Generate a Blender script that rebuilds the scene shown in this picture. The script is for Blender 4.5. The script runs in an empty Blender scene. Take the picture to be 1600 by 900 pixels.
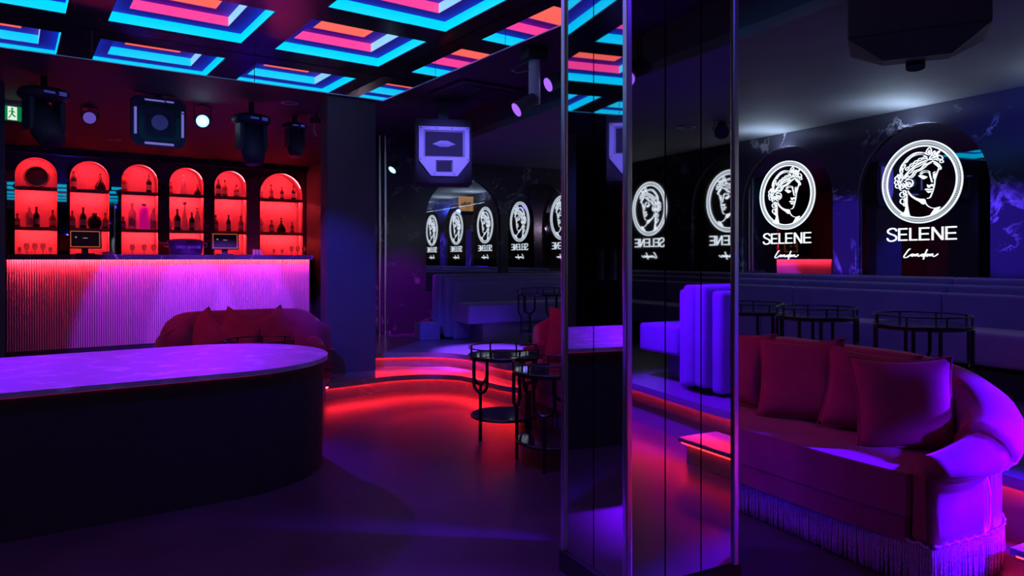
import bpy, bmesh, math, random
from mathutils import Vector, Matrix, Euler
random.seed(7)
PI = math.pi
R = math.radians
C = bpy.context.scene.collection
SC = bpy.context.scene

# ------------------------------------------------------------------ camera
cd = bpy.data.cameras.new('camera'); cam = bpy.data.objects.new('camera', cd); C.objects.link(cam)
cam.location = (0, 0, 1.2); cam.rotation_euler = (R(90), 0, R(-27.5))
cd.sensor_width = 36; cd.lens = 1110/1600*36; cd.shift_y = -45/1600; cd.clip_start = .05
SC.camera = cam
# ------------------------------------------------------------------ world and exposure
w = bpy.data.worlds.new('world'); SC.world = w; w.use_nodes = True
w.node_tree.nodes['Background'].inputs[0].default_value = (.05, .03, .12, 1)
w.node_tree.nodes['Background'].inputs[1].default_value = .1
SC.view_settings.view_transform = 'Standard'; SC.view_settings.look = 'None'
SC.view_settings.exposure = 0; SC.view_settings.gamma = 1
# ------------------------------------------------------------------ lights
BA = R(7.8)                                   # the bar and the coffered ceiling stand 7.8 degrees off the booth walls
def fB(x, y): return (x*math.cos(BA) - y*math.sin(BA), x*math.sin(BA) + y*math.cos(BA))
def spot(loc, tgt, col, power, deg, blend=.4, rad=.05):
    l = bpy.data.lights.new('spot', 'SPOT'); l.color = col; l.energy = power; l.spot_size = R(deg); l.spot_blend = blend; l.shadow_soft_size = rad
    o = bpy.data.objects.new('spot_light', l); C.objects.link(o); o.location = loc
    o.rotation_euler = (Vector(tgt) - Vector(loc)).to_track_quat('-Z', 'Y').to_euler(); return o
def area(loc, tgt, col, power, sx, sy):
    l = bpy.data.lights.new('area', 'AREA'); l.shape = 'RECTANGLE'; l.size = sx; l.size_y = sy; l.color = col; l.energy = power
    o = bpy.data.objects.new('area_light', l); C.objects.link(o); o.location = loc
    o.rotation_euler = (Vector(tgt) - Vector(loc)).to_track_quat('-Z', 'Y').to_euler(); return o
VIO = (.26, .0, 1.0); BLU = (.08, .05, 1.0); MAG = (.75, .02, .75); RED = (1, .01, .03)
spot((*fB(1.54, 7.3), 2.5), (*fB(.8, 4.3), .64), (.16, .0, 1), 1300, 42, .6)    # marble stage top
spot((*fB(-1.0, 6.6), 2.55), (*fB(-.6, 4.3), .64), (.16, .0, 1), 900, 50, .8)
for bx in (1.5, 2.3, 3.05): spot((*fB(bx, 8.6), 2.62), (*fB(bx+.08, 10.03), .55), (.32, .06, 1), 330, 42, .2)  # fluted bar front
spot((*fB(.6, 8.6), 2.62), (*fB(.7, 10.03), .7), (.8, .0, .3), 14, 60, .8)
spot((3.0, 5.7, 2.38), (3.05, 6.38, .29), (.20, .05, 1), 1500, 30, .6)           # platform pool of light
spot((2.45, 4.7, 2.2), (2.48, 6.33, .15), (.4, .03, 1), 600, 12, .5)
spot((4.35, .72, 1.30), (3.05, 1.50, .60), (.06, .0, 1), 2600, 23, .7)            # sofa arm
spot((2.98, .15, 1.15), (2.95, 1.5, .24), (.07, .0, 1), 1100, 31, .7)
spot((1.2, 5.3, 2.2), (2.9, 4.7, .6), (1, .0, .08), 40, 32, .7)
spot((2.1, 3.0, 2.0), (2.6, 4.0, .3), (.6, .0, .5), 10, 40, .7)
spot((2.2, .1, 2.6), (3.3, .15, .6), (.13, .0, 1), 950, 40, .5)                # booth end seen in the mirror
spot((2.4, -1.6, 2.6), (3.2, .2, .3), (.16, .0, 1), 300, 32, .6)
spot((3.5, 2.6, 2.38), (5.3, 3.4, .7), (.08, .02, 1), 14, 110, .9)               # wash on booth wall
spot((1.3, 2.85, 2.6), (5.56, 4.25, 1.4), (.09, .03, 1), 1500, 9, .3)
spot((1.3, 2.75, 2.6), (5.56, 2.90, 1.4), (.09, .03, 1), 1500, 9, .3)
spot((4.7, 1.6, 2.3), (5.56, 2.7, 2.3), (.05, .1, 1), 90, 34, .8)
spot((.7, 1.3, 2.65), (.72, 1.75, 0), (.16, .0, 1), 140, 36, .1)
spot((2.3, 6.95, 2.0), (2.85, 8.3, .75), (.5, .0, 1), 130, 36, .9)
spot((.5, 4.3, 1.7), (.3, 7.15, 2.5), (.06, .05, 1), 30, 44, .8)          # blue light added for the sides of the moving heads
spot((2.05, 7.65, 2.2), (3.0, 7.5, .45), (.12, .0, 1), 9, 44, .7)
spot((.3, 4.5, 2.6), (*fB(2.45, 6.2), .95), (.05, .05, 1), 420, 28, .8)           # pillar wash
spot((1.1, 4.2, 1.9), (3.1, 2.4, .72), (1, .0, .04), 50, 50, .9)                  # dim red on the near sofa
spot((*fB(.3, 5.6), 2.6), (*fB(1.6, 6.3), .6), (.85, .0, .32), 60, 50, .9)
spot((1.0, 2.9, 2.66), (1.2, 3.2, 0), (.10, .02, 1), 55, 165, 1)                # faint violet ambience over the dance floor
spot((2.35, .6, 2.66), (2.0, 1.6, 0), (.10, .02, 1), 5, 150, 1)
spot((*fB(1.7, 8.6), 2.66), (*fB(1.7, 8.8), 0), (.7, .02, .3), 12, 165, 1)
spot((-.6, -3.6, 2.2), (.8, 4, 1.0), (.5, .34, .5), 60, 120, 1)                # added fill from behind the camera, lifts the darkest tones
for yy in (2.2, 3.575, 4.9):                                                    # light thrown up by the neon signs
    area((5.36, yy, 2.2), (5.2, yy, 3), (.55, .75, 1), 4, .1, .6)
spot((4.4, 9.5, 2.6), (4.4, 9.8, 0), (1, .8, .6), 18, 160, 1)                     # service room behind the glass arches
spot((1.9, 3.6, 2.5), (2.45, 6.0, 2.2), (.17, .13, 1), 380, 16, .7)                # horn loudspeaker
spot((.3, 3.0, 2.5), (-.95, 5.1, 2.2), (.17, .13, 1), 260, 16, .7)
spot((*fB(4.6, 8.6), 2.3), (*fB(4.2, 10.2), 1.0), MAG, 10, 60, 1)

# ------------------------------------------------------------------ materials
def newmat(n):
    m = bpy.data.materials.new(n); m.use_nodes = True; nt = m.node_tree
    return m, nt, nt.nodes['Principled BSDF']
def mat(n, col, rough=.5, metal=0, var=.15, scale=12, bump=0, sheen=0, spec=.5, coat=0, sheentint=(1, 1, 1)):
    m, nt, b = newmat(n)
    tc = nt.nodes.new('ShaderNodeTexCoord'); nz = nt.nodes.new('ShaderNodeTexNoise'); nz.inputs['Scale'].default_value = scale; nz.inputs['Detail'].default_value = 4
    nt.links.new(tc.outputs['Object'], nz.inputs['Vector'])
    r = nt.nodes.new('ShaderNodeValToRGB')
    r.color_ramp.elements[0].color = (*[c*(1-var) for c in col], 1); r.color_ramp.elements[1].color = (*[min(1, c*(1+var)) for c in col], 1)
    r.color_ramp.elements[0].position = .3; r.color_ramp.elements[1].position = .7
    nt.links.new(nz.outputs['Fac'], r.inputs['Fac']); nt.links.new(r.outputs[0], b.inputs['Base Color'])
    b.inputs['Roughness'].default_value = rough; b.inputs['Metallic'].default_value = metal; b.inputs['Specular IOR Level'].default_value = spec
    b.inputs['Coat Weight'].default_value = coat
    if sheen: b.inputs['Sheen Weight'].default_value = sheen; b.inputs['Sheen Roughness'].default_value = .35; b.inputs['Sheen Tint'].default_value = (*sheentint, 1)
    if bump:
        bp = nt.nodes.new('ShaderNodeBump'); bp.inputs['Strength'].default_value = bump; bp.inputs['Distance'].default_value = .01
        nt.links.new(nz.outputs['Fac'], bp.inputs['Height']); nt.links.new(bp.outputs[0], b.inputs['Normal'])
    return m
def emit(n, col, s, base=(.02, .02, .02)):
    m, nt, b = newmat(n); b.inputs['Base Color'].default_value = (*base, 1)
    b.inputs['Emission Color'].default_value = (*col, 1); b.inputs['Emission Strength'].default_value = s
    return m
def marble(n, base, vein, scale=1.6, width=.012, rough=.15, amount=1.0):
    m, nt, b = newmat(n); N = nt.nodes.new
    tc = N('ShaderNodeTexCoord'); mp = N('ShaderNodeMapping'); nt.links.new(tc.outputs['Object'], mp.inputs[0])
    n1 = N('ShaderNodeTexNoise'); n1.inputs['Scale'].default_value = scale; n1.inputs['Detail'].default_value = 8; n1.inputs['Roughness'].default_value = .62; n1.inputs['Distortion'].default_value = .7
    nt.links.new(mp.outputs[0], n1.inputs['Vector'])
    s = N('ShaderNodeMath'); s.operation = 'SUBTRACT'; s.inputs[1].default_value = .5; nt.links.new(n1.outputs['Fac'], s.inputs[0])
    a = N('ShaderNodeMath'); a.operation = 'ABSOLUTE'; nt.links.new(s.outputs[0], a.inputs[0])
    mr = N('ShaderNodeMapRange'); mr.inputs[1].default_value = 0; mr.inputs[2].default_value = width; mr.inputs[3].default_value = 1; mr.inputs[4].default_value = 0
    nt.links.new(a.outputs[0], mr.inputs[0])
    n2 = N('ShaderNodeTexNoise'); n2.inputs['Scale'].default_value = scale*1.7; n2.inputs['Detail'].default_value = 3; nt.links.new(mp.outputs[0], n2.inputs['Vector'])
    r2 = N('ShaderNodeMapRange'); r2.inputs[1].default_value = .5; r2.inputs[2].default_value = .78; nt.links.new(n2.outputs['Fac'], r2.inputs[0])
    mu = N('ShaderNodeMath'); mu.operation = 'MULTIPLY'; nt.links.new(mr.outputs[0], mu.inputs[0]); nt.links.new(r2.outputs[0], mu.inputs[1])
    m3 = N('ShaderNodeMath'); m3.operation = 'MULTIPLY'; m3.inputs[1].default_value = amount; nt.links.new(mu.outputs[0], m3.inputs[0])
    mx = N('ShaderNodeMix'); mx.data_type = 'RGBA'; mx.inputs[6].default_value = (*base, 1); mx.inputs[7].default_value = (*vein, 1)
    nt.links.new(m3.outputs[0], mx.inputs[0]); nt.links.new(mx.outputs[2], b.inputs['Base Color'])
    b.inputs['Roughness'].default_value = rough
    return m
def mirror(n, tint, rough=.02):
    m, nt, b = newmat(n); b.inputs['Metallic'].default_value = 1; b.inputs['Roughness'].default_value = rough
    N = nt.nodes.new; nz = N('ShaderNodeTexNoise'); nz.inputs['Scale'].default_value = 3
    mr = N('ShaderNodeMapRange'); mr.inputs[3].default_value = rough; mr.inputs[4].default_value = rough*2.2
    nt.links.new(nz.outputs['Fac'], mr.inputs[0]); nt.links.new(mr.outputs[0], b.inputs['Roughness'])
    b.inputs['Base Color'].default_value = (*tint, 1); return m
def halfglass(n, refl, tint):
    m, nt, b = newmat(n); N = nt.nodes.new
    g = N('ShaderNodeBsdfGlossy'); g.inputs['Roughness'].default_value = .015; g.inputs['Color'].default_value = (.9, .93, 1, 1)
    t = N('ShaderNodeBsdfTransparent'); t.inputs['Color'].default_value = (*tint, 1)
    mx = N('ShaderNodeMixShader'); mx.inputs[0].default_value = refl
    nt.links.new(t.outputs[0], mx.inputs[1]); nt.links.new(g.outputs[0], mx.inputs[2])
    nt.links.new(mx.outputs[0], nt.nodes['Material Output'].inputs['Surface']); return m
def glassmat(n, col, rough=.05, trans=.7):
    m, nt, b = newmat(n); b.inputs['Base Color'].default_value = (*col, 1); b.inputs['Transmission Weight'].default_value = trans
    b.inputs['Roughness'].default_value = rough; b.inputs['IOR'].default_value = 1.35; return m
M = dict(
    floor=mat('polished_floor', (.085, .05, .075), .32, var=.25, scale=2.2, bump=.02),
    ceil=mat('dark_plaster_ceiling', (.06, .055, .07), .7, var=.08, scale=3),
    ceilp=mat('grey_plaster_ceiling', (.17, .17, .19), .75, var=.08, scale=3),
    dark=mat('black_paint', (.022, .019, .026), .7),
    wall=mat('navy_wall_paint', (.07, .065, .10), .65, var=.08, scale=5, bump=.03),
    smoke=mat('soft_black_metal', (.05, .05, .06), .3, metal=.85),
    fixture=mat('fixture_plastic', (.04, .04, .06), .55),
    chrome=mat('polished_chrome', (.8, .8, .85), .3, metal=1, var=.03),
    mirror=mirror('silver_mirror', (.68, .68, .72), .012),
    fascia=mirror('fascia_mirror', (.88, .88, .9), .01),
    dmirror=mirror('smoked_mirror', (.42, .42, .46), .012),
    glassarch=halfglass('smoked_half_mirror_glass', .58, (.7, .7, .7)),
    wmarble=marble('white_veined_dark_marble', (.06, .055, .08), (.8, .8, .9), 1.7, .022, .15),
    smarble=marble('stage_marble', (.36, .30, .42), (.9, .85, .95), 4.5, .10, .5, 1.0),
    pmarble=marble('platform_marble', (.22, .20, .25), (.6, .6, .7), 1.8, .02, .25, .6),
    cmarble=marble('counter_marble', (.06, .05, .09), (.8, .8, .9), 2.5, .02, .12),
    red=mat('crimson_velvet', (.27, .012, .085), .85, var=.25, scale=5, sheen=.5, bump=.08, sheentint=(1, .7, .85)),
    redc=mat('crimson_velvet_cushion', (.30, .012, .06), .85, var=.12, scale=9, sheen=.15, bump=.05, sheentint=(1, .5, .6)),
    fringe=mat('twisted_silk_fringe', (.42, .14, .42), .6, var=.5, scale=160, bump=.5),
    blue=mat('blue_violet_velvet', (.22, .17, .42), .85, var=.08, scale=6, sheen=.5),
    flute=mat('fluted_bar_panel', (.6, .34, .58), .45, var=.04, scale=4),
    niche=mat('ribbed_niche_back', (.8, .44, .50), .5, var=.04, scale=5),
    shelf=mat('shelf_timber', (.30, .12, .12), .5),
    brown=mat('bar_frame', (.03, .024, .035), .4),
    horn=mat('loudspeaker_horn_grey', (.50, .48, .58), .45, var=.04),
    cyan=emit('cyan_light_panel', (0, .62, 1), 1.15), cyan2=emit('pale_cyan_light_panel', (.30, .68, 1), 1.0),
    pink=emit('pink_light_panel', (1, .05, .32), 1.1), orange=emit('orange_light_panel', (1, .13, .10), 1.1),
    ledge=mat('blue_coffer_ledge', (.30, .07, .95), .8, var=.05, spec=.1),
    ledr=emit('red_led', (1, .014, .025), 70), ledo=emit('orange_red_led', (1, .045, .055), 100),
    ledbar=emit('bar_edge_led', (1, .05, .055), 210), ledstage=emit('stage_edge_led', (1, .0, .12), .5),
    neon=emit('white_neon', (.86, .95, 1), 1.25), neon2=emit('neon_rope_pattern', (.8, .9, 1), .62),
    lensv=emit('violet_lens', (.35, .12, 1), 1.3), lensb=emit('bright_blue_lens', (.12, .55, 1), 6), lensd=emit('dim_violet_lens', (.25, .15, .9), .45),
    lcore=emit('white_hot_lens', (.7, .85, 1), 14),
    bar_lens=emit('strobe_tube', (.32, .26, 1), .5),
    green=emit('green_exit_panel', (0, .22, .05), .9), white=emit('white_exit_pictogram', (.85, 1, .85), .9),
    green2=emit('dim_green_exit_panel', (0, .05, .06), .5), white2=emit('dim_exit_pictogram', (.2, .4, .6), .4),
    screen=mat('terminal_display', (.02, .022, .024), .55), screenline=emit('display_border_orange', (.9, .22, .04), .7), screentext=emit('display_grey_text', (.6, .6, .6), .6),
    warm=emit('warm_lit_print', (1, .5, .16), 2.2),
    letter=mat('violet_lettering', (.30, .16, .55), .4), bucket=mat('plum_bucket', (.07, .02, .11), .3),
    bclear=glassmat('clear_bottle_glass', (.9, .85, .88)), bdark=mat('dark_bottle_glass', (.03, .008, .012), .12),
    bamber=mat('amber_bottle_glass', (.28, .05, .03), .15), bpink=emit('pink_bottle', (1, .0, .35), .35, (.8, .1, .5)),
    label=mat('paper_label', (.62, .45, .5), .6), cap=mat('bottle_cap', (.08, .04, .05), .4), capw=mat('pale_bottle_cap', (.7, .5, .5), .4),
    handle=mat('brushed_pull', (.5, .35, .45), .4, metal=.5), door=mat('dark_door', (.05, .045, .06), .4),
    tabletop=mat('smoked_mirror_top', (.10, .10, .12), .06, metal=.7), grey=mat('grey_wall', (.25, .25, .27), .7))

# ------------------------------------------------------------------ mesh helpers
class MB:
    def __init__(s): s.b = bmesh.new()
    def box(s, c, d, rz=0, mtx=None, bev=0):
        m = Matrix.Translation(c) @ (mtx.to_4x4() if mtx else Matrix.Rotation(rz, 4, 'Z')) @ Matrix.Diagonal((*d, 1))
        v = bmesh.ops.create_cube(s.b, size=1, matrix=m)['verts']
        if bev:
            e = list({e for x in v for e in x.link_edges})
            bmesh.ops.bevel(s.b, geom=e, offset=bev, segments=2 if bev < .02 else 3, profile=.6, affect='EDGES')
        return s
    def cyl(s, a, b, r, r2=None, seg=16, cap=True):
        a = Vector(a); b = Vector(b); d = b - a
        m = Matrix.Translation((a+b)/2) @ d.to_track_quat('Z', 'Y').to_matrix().to_4x4()
        bmesh.ops.create_cone(s.b, cap_ends=cap, segments=seg, radius1=r, radius2=r if r2 is None else r2, depth=d.length, matrix=m); return s
    def sph(s, c, r, sc=(1, 1, 1), seg=16):
        bmesh.ops.create_uvsphere(s.b, u_segments=seg, v_segments=seg//2, radius=r, matrix=Matrix.Translation(c) @ Matrix.Diagonal((*sc, 1))); return s
    def lathe(s, prof, c=(0, 0, 0), seg=16):
        rings = []
        for r, z in prof:
            rings.append([s.b.verts.new((c[0]+r*math.cos(2*PI*i/seg), c[1]+r*math.sin(2*PI*i/seg), c[2]+z)) for i in range(seg)])
        for a, b in zip(rings, rings[1:]):
            for i in range(seg): s.b.faces.new((a[i], a[(i+1) % seg], b[(i+1) % seg], b[i]))
        s.b.faces.new(list(reversed(rings[0]))); s.b.faces.new(rings[-1]); return s
    def tube(s, pts, r, seg=8, closed=False):
        pts = [Vector(p) for p in pts]; n = len(pts); rings = []; up = None
        for i, p in enumerate(pts):
            if closed: t = pts[(i+1) % n] - pts[i-1]
            else: t = pts[min(i+1, n-1)] - pts[max(i-1, 0)]
            t.normalize()
            if up is None or abs(up.dot(t)) > .95: up = Vector((0, 0, 1)) if abs(t.z) < .9 else Vector((1, 0, 0))
            x = t.cross(up).normalized(); y = x.cross(t).normalized(); up = y
            rr = r[i] if isinstance(r, (list, tuple)) else r
            rings.append([s.b.verts.new(p + x*rr*math.cos(2*PI*k/seg) + y*rr*math.sin(2*PI*k/seg)) for k in range(seg)])
        for i in range(n if closed else n-1):
            a = rings[i]; b = rings[(i+1) % n]
            for k in range(seg): s.b.faces.new((a[k], a[(k+1) % seg], b[(k+1) % seg], b[k]))
        if not closed: s.b.faces.new(list(reversed(rings[0]))); s.b.faces.new(rings[-1])
        return s
    def prism(s, pts, z0, z1, mtx=None):
        a = [Vector((x, y, z0)) for x, y in pts]; b = [Vector((x, y, z1)) for x, y in pts]
        if mtx: a = [mtx @ v for v in a]; b = [mtx @ v for v in b]
        A = [s.b.verts.new(v) for v in a]; B = [s.b.verts.new(v) for v in b]; n = len(pts)
        s.b.faces.new(list(reversed(A))); s.b.faces.new(B)
        for i in range(n): s.b.faces.new((A[i], A[(i+1) % n], B[(i+1) % n], B[i]))
        return s
    def sweep(s, secs, closed=False, cap=True):          # list of equal-length point rings
        rg = [[s.b.verts.new(p) for p in q] for q in secs]; n = len(rg[0])
        for i in range(len(rg)-(0 if closed else 1)):
            a = rg[i]; b = rg[(i+1) % len(rg)]
            for k in range(n): s.b.faces.new((a[k], a[(k+1) % n], b[(k+1) % n], b[k]))
        if cap and not closed: s.b.faces.new(list(reversed(rg[0]))); s.b.faces.new(rg[-1])
        return s
    def xf(s, m): bmesh.ops.transform(s.b, matrix=m, verts=s.b.verts); return s
    def build(s, name, m, parent=None, loc=None, smooth=False, bevel=0, sub=0):
        bmesh.ops.recalc_face_normals(s.b, faces=s.b.faces)
        me = bpy.data.meshes.new(name); s.b.to_mesh(me); s.b.free(); me.materials.append(m)
        if smooth:
            for p in me.polygons: p.use_smooth = True
        o = bpy.data.objects.new(name, me); C.objects.link(o); o.parent = parent
        if loc: o.location = loc
        if bevel:
            b = o.modifiers.new('bevel', 'BEVEL'); b.width = bevel; b.segments = 2; b.limit_method = 'ANGLE'
        if sub:
            q = o.modifiers.new('sub', 'SUBSURF'); q.levels = sub; q.render_levels = sub
        return o
def thing(name, label, cat, loc=(0, 0, 0), rz=0, group=None):
    o = bpy.data.objects.new(name, None); C.objects.link(o); o.empty_display_size = .1
    o.location = loc; o.rotation_euler = (0, 0, rz); return tag(o, label, cat, group)
def tag(o, label, cat, group=None):
    o['label'] = label; o['category'] = cat
    if group: o['group'] = group
    return o
def struct(o): o['kind'] = 'structure'; return o
def lab(o, t): o['label'] = t; return o
def dup(root, label, loc=None, rz=None):
    r = root.copy(); C.objects.link(r); r['label'] = label
    if loc: r.location = loc
    if rz is not None: r.rotation_euler = (0, 0, rz)
    for ch in list(root.children):
        c = ch.copy(); C.objects.link(c); c.parent = r
        for g in ch.children:
            d = g.copy(); C.objects.link(d); d.parent = c
    return r
def flat_mesh(loops, ext):                       # planar region with holes -> bmesh in XY, thickness 2*ext
    cu = bpy.data.curves.new('tmp', 'CURVE'); cu.dimensions = '2D'; cu.fill_mode = 'BOTH'; cu.extrude = ext
    for lp in loops:
        sp = cu.splines.new('POLY'); sp.points.add(len(lp)-1); sp.use_cyclic_u = True
        for p, q in zip(sp.points, lp): p.co = (q[0], q[1], 0, 1)
    ob = bpy.data.objects.new('tmp', cu); C.objects.link(ob)
    bpy.context.view_layer.update()
    me = bpy.data.meshes.new_from_object(ob.evaluated_get(bpy.context.evaluated_depsgraph_get()))
    mb = MB(); mb.b.from_mesh(me); bpy.data.objects.remove(ob); bpy.data.meshes.remove(me); bpy.data.curves.remove(cu)
    bmesh.ops.remove_doubles(mb.b, verts=mb.b.verts, dist=1e-5)
    return mb
def wallmtx(origin, xdir, nrm):                  # local x -> xdir, y -> up, z -> nrm
    x = Vector(xdir).normalized(); n = Vector(nrm).normalized()
    return Matrix(((x.x, 0, n.x, origin[0]), (x.y, 0, n.y, origin[1]), (x.z, 1, n.z, origin[2]), (0, 0, 0, 1)))
def arch(cx, hw, z0, ztop, n=20):
    zs = ztop - hw; return [(cx-hw, z0), (cx+hw, z0)] + [(cx+hw*math.cos(PI*i/n), zs+hw*math.sin(PI*i/n)) for i in range(n+1)]

# ------------------------------------------------------------------ setting: floor, ceiling, walls
struct(MB().box((1.2, 4, -.05), (10.4, 19, .1)).build('floor', M['floor']))
HX0, HX1, HY0, HY1 = -2.05, 2.89, 1.1, 6.19                                       # coffered opening, bar-aligned
hole = [fB(HX0, HY0), fB(HX1, HY0), fB(HX1, HY1), fB(HX0, HY1)]
m = flat_mesh([[(-4, -5.4), (2.97, -5.4), (2.97, 8.45), (6.4, 8.45), (6.4, 13.4), (-4, 13.4)], hole], .03).xf(Matrix.Translation((0, 0, 2.73)))
struct(m.build('ceiling', M['ceil']))
struct(MB().box((4.35, 1.5, 2.46), (2.76, 13.8, .06)).build('ceiling', M['ceilp']))
struct(MB().box((2.985, 1.5, 2.60), (.03, 13.8, .22)).build('trim_1', M['wall']))
# right wall: veined marble pierced by arches, each arch a sheet of smoked mirror carrying a sign
SY = [3.575 + 1.35*k for k in range(-5, 4)]
m = flat_mesh([[(-5.4, 0), (8.33, 0), (8.33, 2.43), (-5.4, 2.43)]] + [arch(y, .55, .6, 2.30, 28) for y in SY], .02)
wr = struct(m.xf(wallmtx((5.58, 0, 0), (0, 1, 0), (1, 0, 0))).build('wall_right', M['wmarble']))
for y in SY:
    MB().prism([(a, b) for a, b in arch(y, .56, .59, 2.31, 28)], 0, .01, wallmtx((5.592, 0, 0), (0, 1, 0), (1, 0, 0))).build('arched_mirror', M['dmirror'], wr)
# far wall: marble with two half-mirrored glass arches, service room behind
m = flat_mesh([[(1.95, 0), (5.56, 0), (5.56, 2.7), (1.95, 2.7)], arch(3.65, .52, .8, 2.235, 28), arch(4.80, .52, .8, 2.225, 28)], .03)
wb = struct(m.xf(wallmtx((0, 8.36, 0), (1, 0, 0), (0, 1, 0))).build('wall_back', M['wmarble']))
for cx, zt in ((3.65, 2.235), (4.80, 2.225)):
    MB().prism(arch(cx, .53, .79, zt+.01, 28), 0, .008, wallmtx((0, 8.37, 0), (1, 0, 0), (0, 1, 0))).build('arched_glass', M['glassarch'], wb)
for i, x in enumerate((2.53, 2.60)):
    MB().cyl((x, 8.30, .29), (x, 8.30, 2.69), .018, seg=10).build('corner_bead', M['chrome'], wb)
struct(MB().box((4.2, 10.3, 1.35), (3.6, .08, 2.7)).build('wall_service', M['grey']))
struct(MB().box((2.4, 9.35, 1.35), (.06, 1.8, 2.7)).build('wall_service', M['grey']))
struct(MB().box((6.05, 9.35, 1.35), (.06, 1.8, 2.7)).build('wall_service', M['grey']))
# bar wall, walls beside it
ARC = [(.30, .255), (.92, .255), (1.545, .255), (2.17, .255), (2.80, .255), (3.585, .36)]
TOPS = [2.585]*5 + [2.60]
mb_ = Matrix.Rotation(BA, 4, 'Z')
m = flat_mesh([[(-.6, 0), (4.1, 0), (4.1, 2.7), (-.6, 2.7)]] + [arch(c, h-.018, 1.0, t-.018) for (c, h), t in zip(ARC, TOPS)], .02)
wbar = struct(m.xf(mb_ @ wallmtx((0, 11.5, 0), (1, 0, 0), (0, 1, 0))).build('wall_bar', M['dmirror']))
def bbox(name, m, x0, x1, y0, y1, z0, z1, parent=None, bev=0):                    # box given in bar-aligned coordinates
    x, y = fB((x0+x1)/2, (y0+y1)/2)
    return MB().box((x, y, (z0+z1)/2), (x1-x0, y1-y0, z1-z0), BA, bev=bev).build(name, m, parent)
struct(bbox('trim_2', M['brown'], -.6, 4.1, 11.38, 11.48, 2.62, 2.70))
struct(bbox('wall_left', M['dark'], -.9, -.6, 8.2, 11.6, 0, 2.7))
struct(bbox('wall_bar_side', M['wall'], 3.98, 4.08, 9.6, 11.47, 0, 2.7))
struct(MB().box((-3.3, 3, 1.35), (.1, 17, 2.7)).build('wall_left', M['wall']))
struct(MB().box((1.2, -5.35, 1.35), (9.2, .1, 2.7)).build('wall_front', M['dark']))
struct(MB().box((-1.9, 12.6, 1.35), (3, .1, 2.7)).build('wall_left', M['dark']))
struct(bbox('wall_left', M['wall'], -.75, -.03, 7.4, 7.8, 0, 2.7))

# door and pulls on the left wall (seen in the column mirror)
dr = MB().box((-3.22, 8.6, 1.05), (.05, 1.5, 2.1), bev=.004).build('door_1', M['door']); struct(dr)
for y in (8.45, 8.78): MB().box((-3.17, y, 1.12), (.04, .12, .45), bev=.008).build('door_handle', M['handle'], dr)
MB().box((-3.19, 8.6, 1.05), (.012, .008, 2.08)).build('door_gap', M['dark'], dr)

# ------------------------------------------------------------------ coffered light ceiling
grid_holes = []
CX = [2.2575 - 1.2*i for i in range(4)]; CY = [5.48 - 1.21*j for j in range(4)]
for cx in CX:
    for cy in CY: grid_holes.append([fB(cx-.47, cy-.47), fB(cx+.47, cy-.47), fB(cx+.47, cy+.47), fB(cx-.47, cy+.47)])
g = flat_mesh([[fB(HX0-.02, HY0-.02), fB(HX1+.02, HY0-.02), fB(HX1+.02, HY1+.02), fB(HX0-.02, HY1+.02)]] + grid_holes, .006).xf(Matrix.Translation((0, 0, 2.937)))
struct(g.build('ceiling', mat('black_gloss_grid', (.02, .015, .03), .25)))
def frame_side(mb, hw, z0, z1, side, t=.006):
    if side == 'far': mb.box((0, hw+t/2, (z0+z1)/2), (2*hw+2*t, t, z1-z0))
    if side == 'near': mb.box((0, -hw-t/2, (z0+z1)/2), (2*hw+2*t, t, z1-z0))
    if side == 'right': mb.box((hw+t/2, 0, (z0+z1)/2), (t, 2*hw, z1-z0))
    if side == 'left': mb.box((-hw-t/2, 0, (z0+z1)/2), (t, 2*hw, z1-z0))
def coffer(label, loc):
    t = thing('ceiling_light', label, 'ceiling light', loc, BA, 'coffered ceiling lights')
    hs = (.47, .345, .225); cols = {0: ('cyan', 'cyan', 'cyan', 'cyan'), 1: ('pink', 'cyan', 'cyan2', 'cyan'), 2: ('orange', 'orange', 'orange', 'orange')}
    for k, hw in enumerate(hs):
        z0 = .012 + .078*k
        for sd, mm in zip(('far', 'near', 'right', 'left'), cols[k]):
            b = MB(); frame_side(b, hw, z0, z0+.073, sd); b.build('glowing_side', M[mm], t)
        if k < 2:
            h2 = hs[k+1]; b = MB(); z = z0+.0755
            for sx, sy, lx, ly in ((0, 1, 2*hw, hw-h2), (0, -1, 2*hw, hw-h2), (1, 0, hw-h2, 2*h2), (-1, 0, hw-h2, 2*h2)):
                b.box((sx*(hw+h2)/2, sy*(hw+h2)/2, z), (lx, ly, .006))
            b.build('ledge', M['ledge'], t)
    MB().box((0, 0, .012+.078*3), (.47, .47, .01)).build('top_panel', M['orange'], t)
    return t
cn = ['rightmost column', 'second column from right', 'third column from right', 'leftmost column']
rn = ['nearest the bar', 'second row from bar', 'third row from bar', 'row farthest from bar']
c0 = None
for i, cx in enumerate(CX):
    for j, cy in enumerate(CY):
        x, y = fB(cx, cy); l = 'stepped cyan and pink ceiling light, %s, %s' % (rn[j], cn[i])
        c0 = coffer(l, (x, y, 2.935)) if c0 is None else (dup(c0, l, (x, y, 2.935)), c0)[1]
fa = thing('mirror_fascia', 'mirrored band edging the coffered ceiling, jointed into panels', 'mirror trim', (0, 0, 0), BA)
def fpanels(x0, y0, x1, y1, n):
    for k in range(n):
        a = (x0+(x1-x0)*k/n, y0+(y1-y0)*k/n); b = (x0+(x1-x0)*(k+1)/n, y0+(y1-y0)*(k+1)/n)
        L = math.hypot(b[0]-a[0], b[1]-a[1])
        MB().box(((a[0]+b[0])/2, (a[1]+b[1])/2, 2.815), ((L-.006) if x0 != x1 else .012, .012 if x0 != x1 else (L-.006), .225)).build('mirror_panel', M['fascia'], fa)
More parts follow.
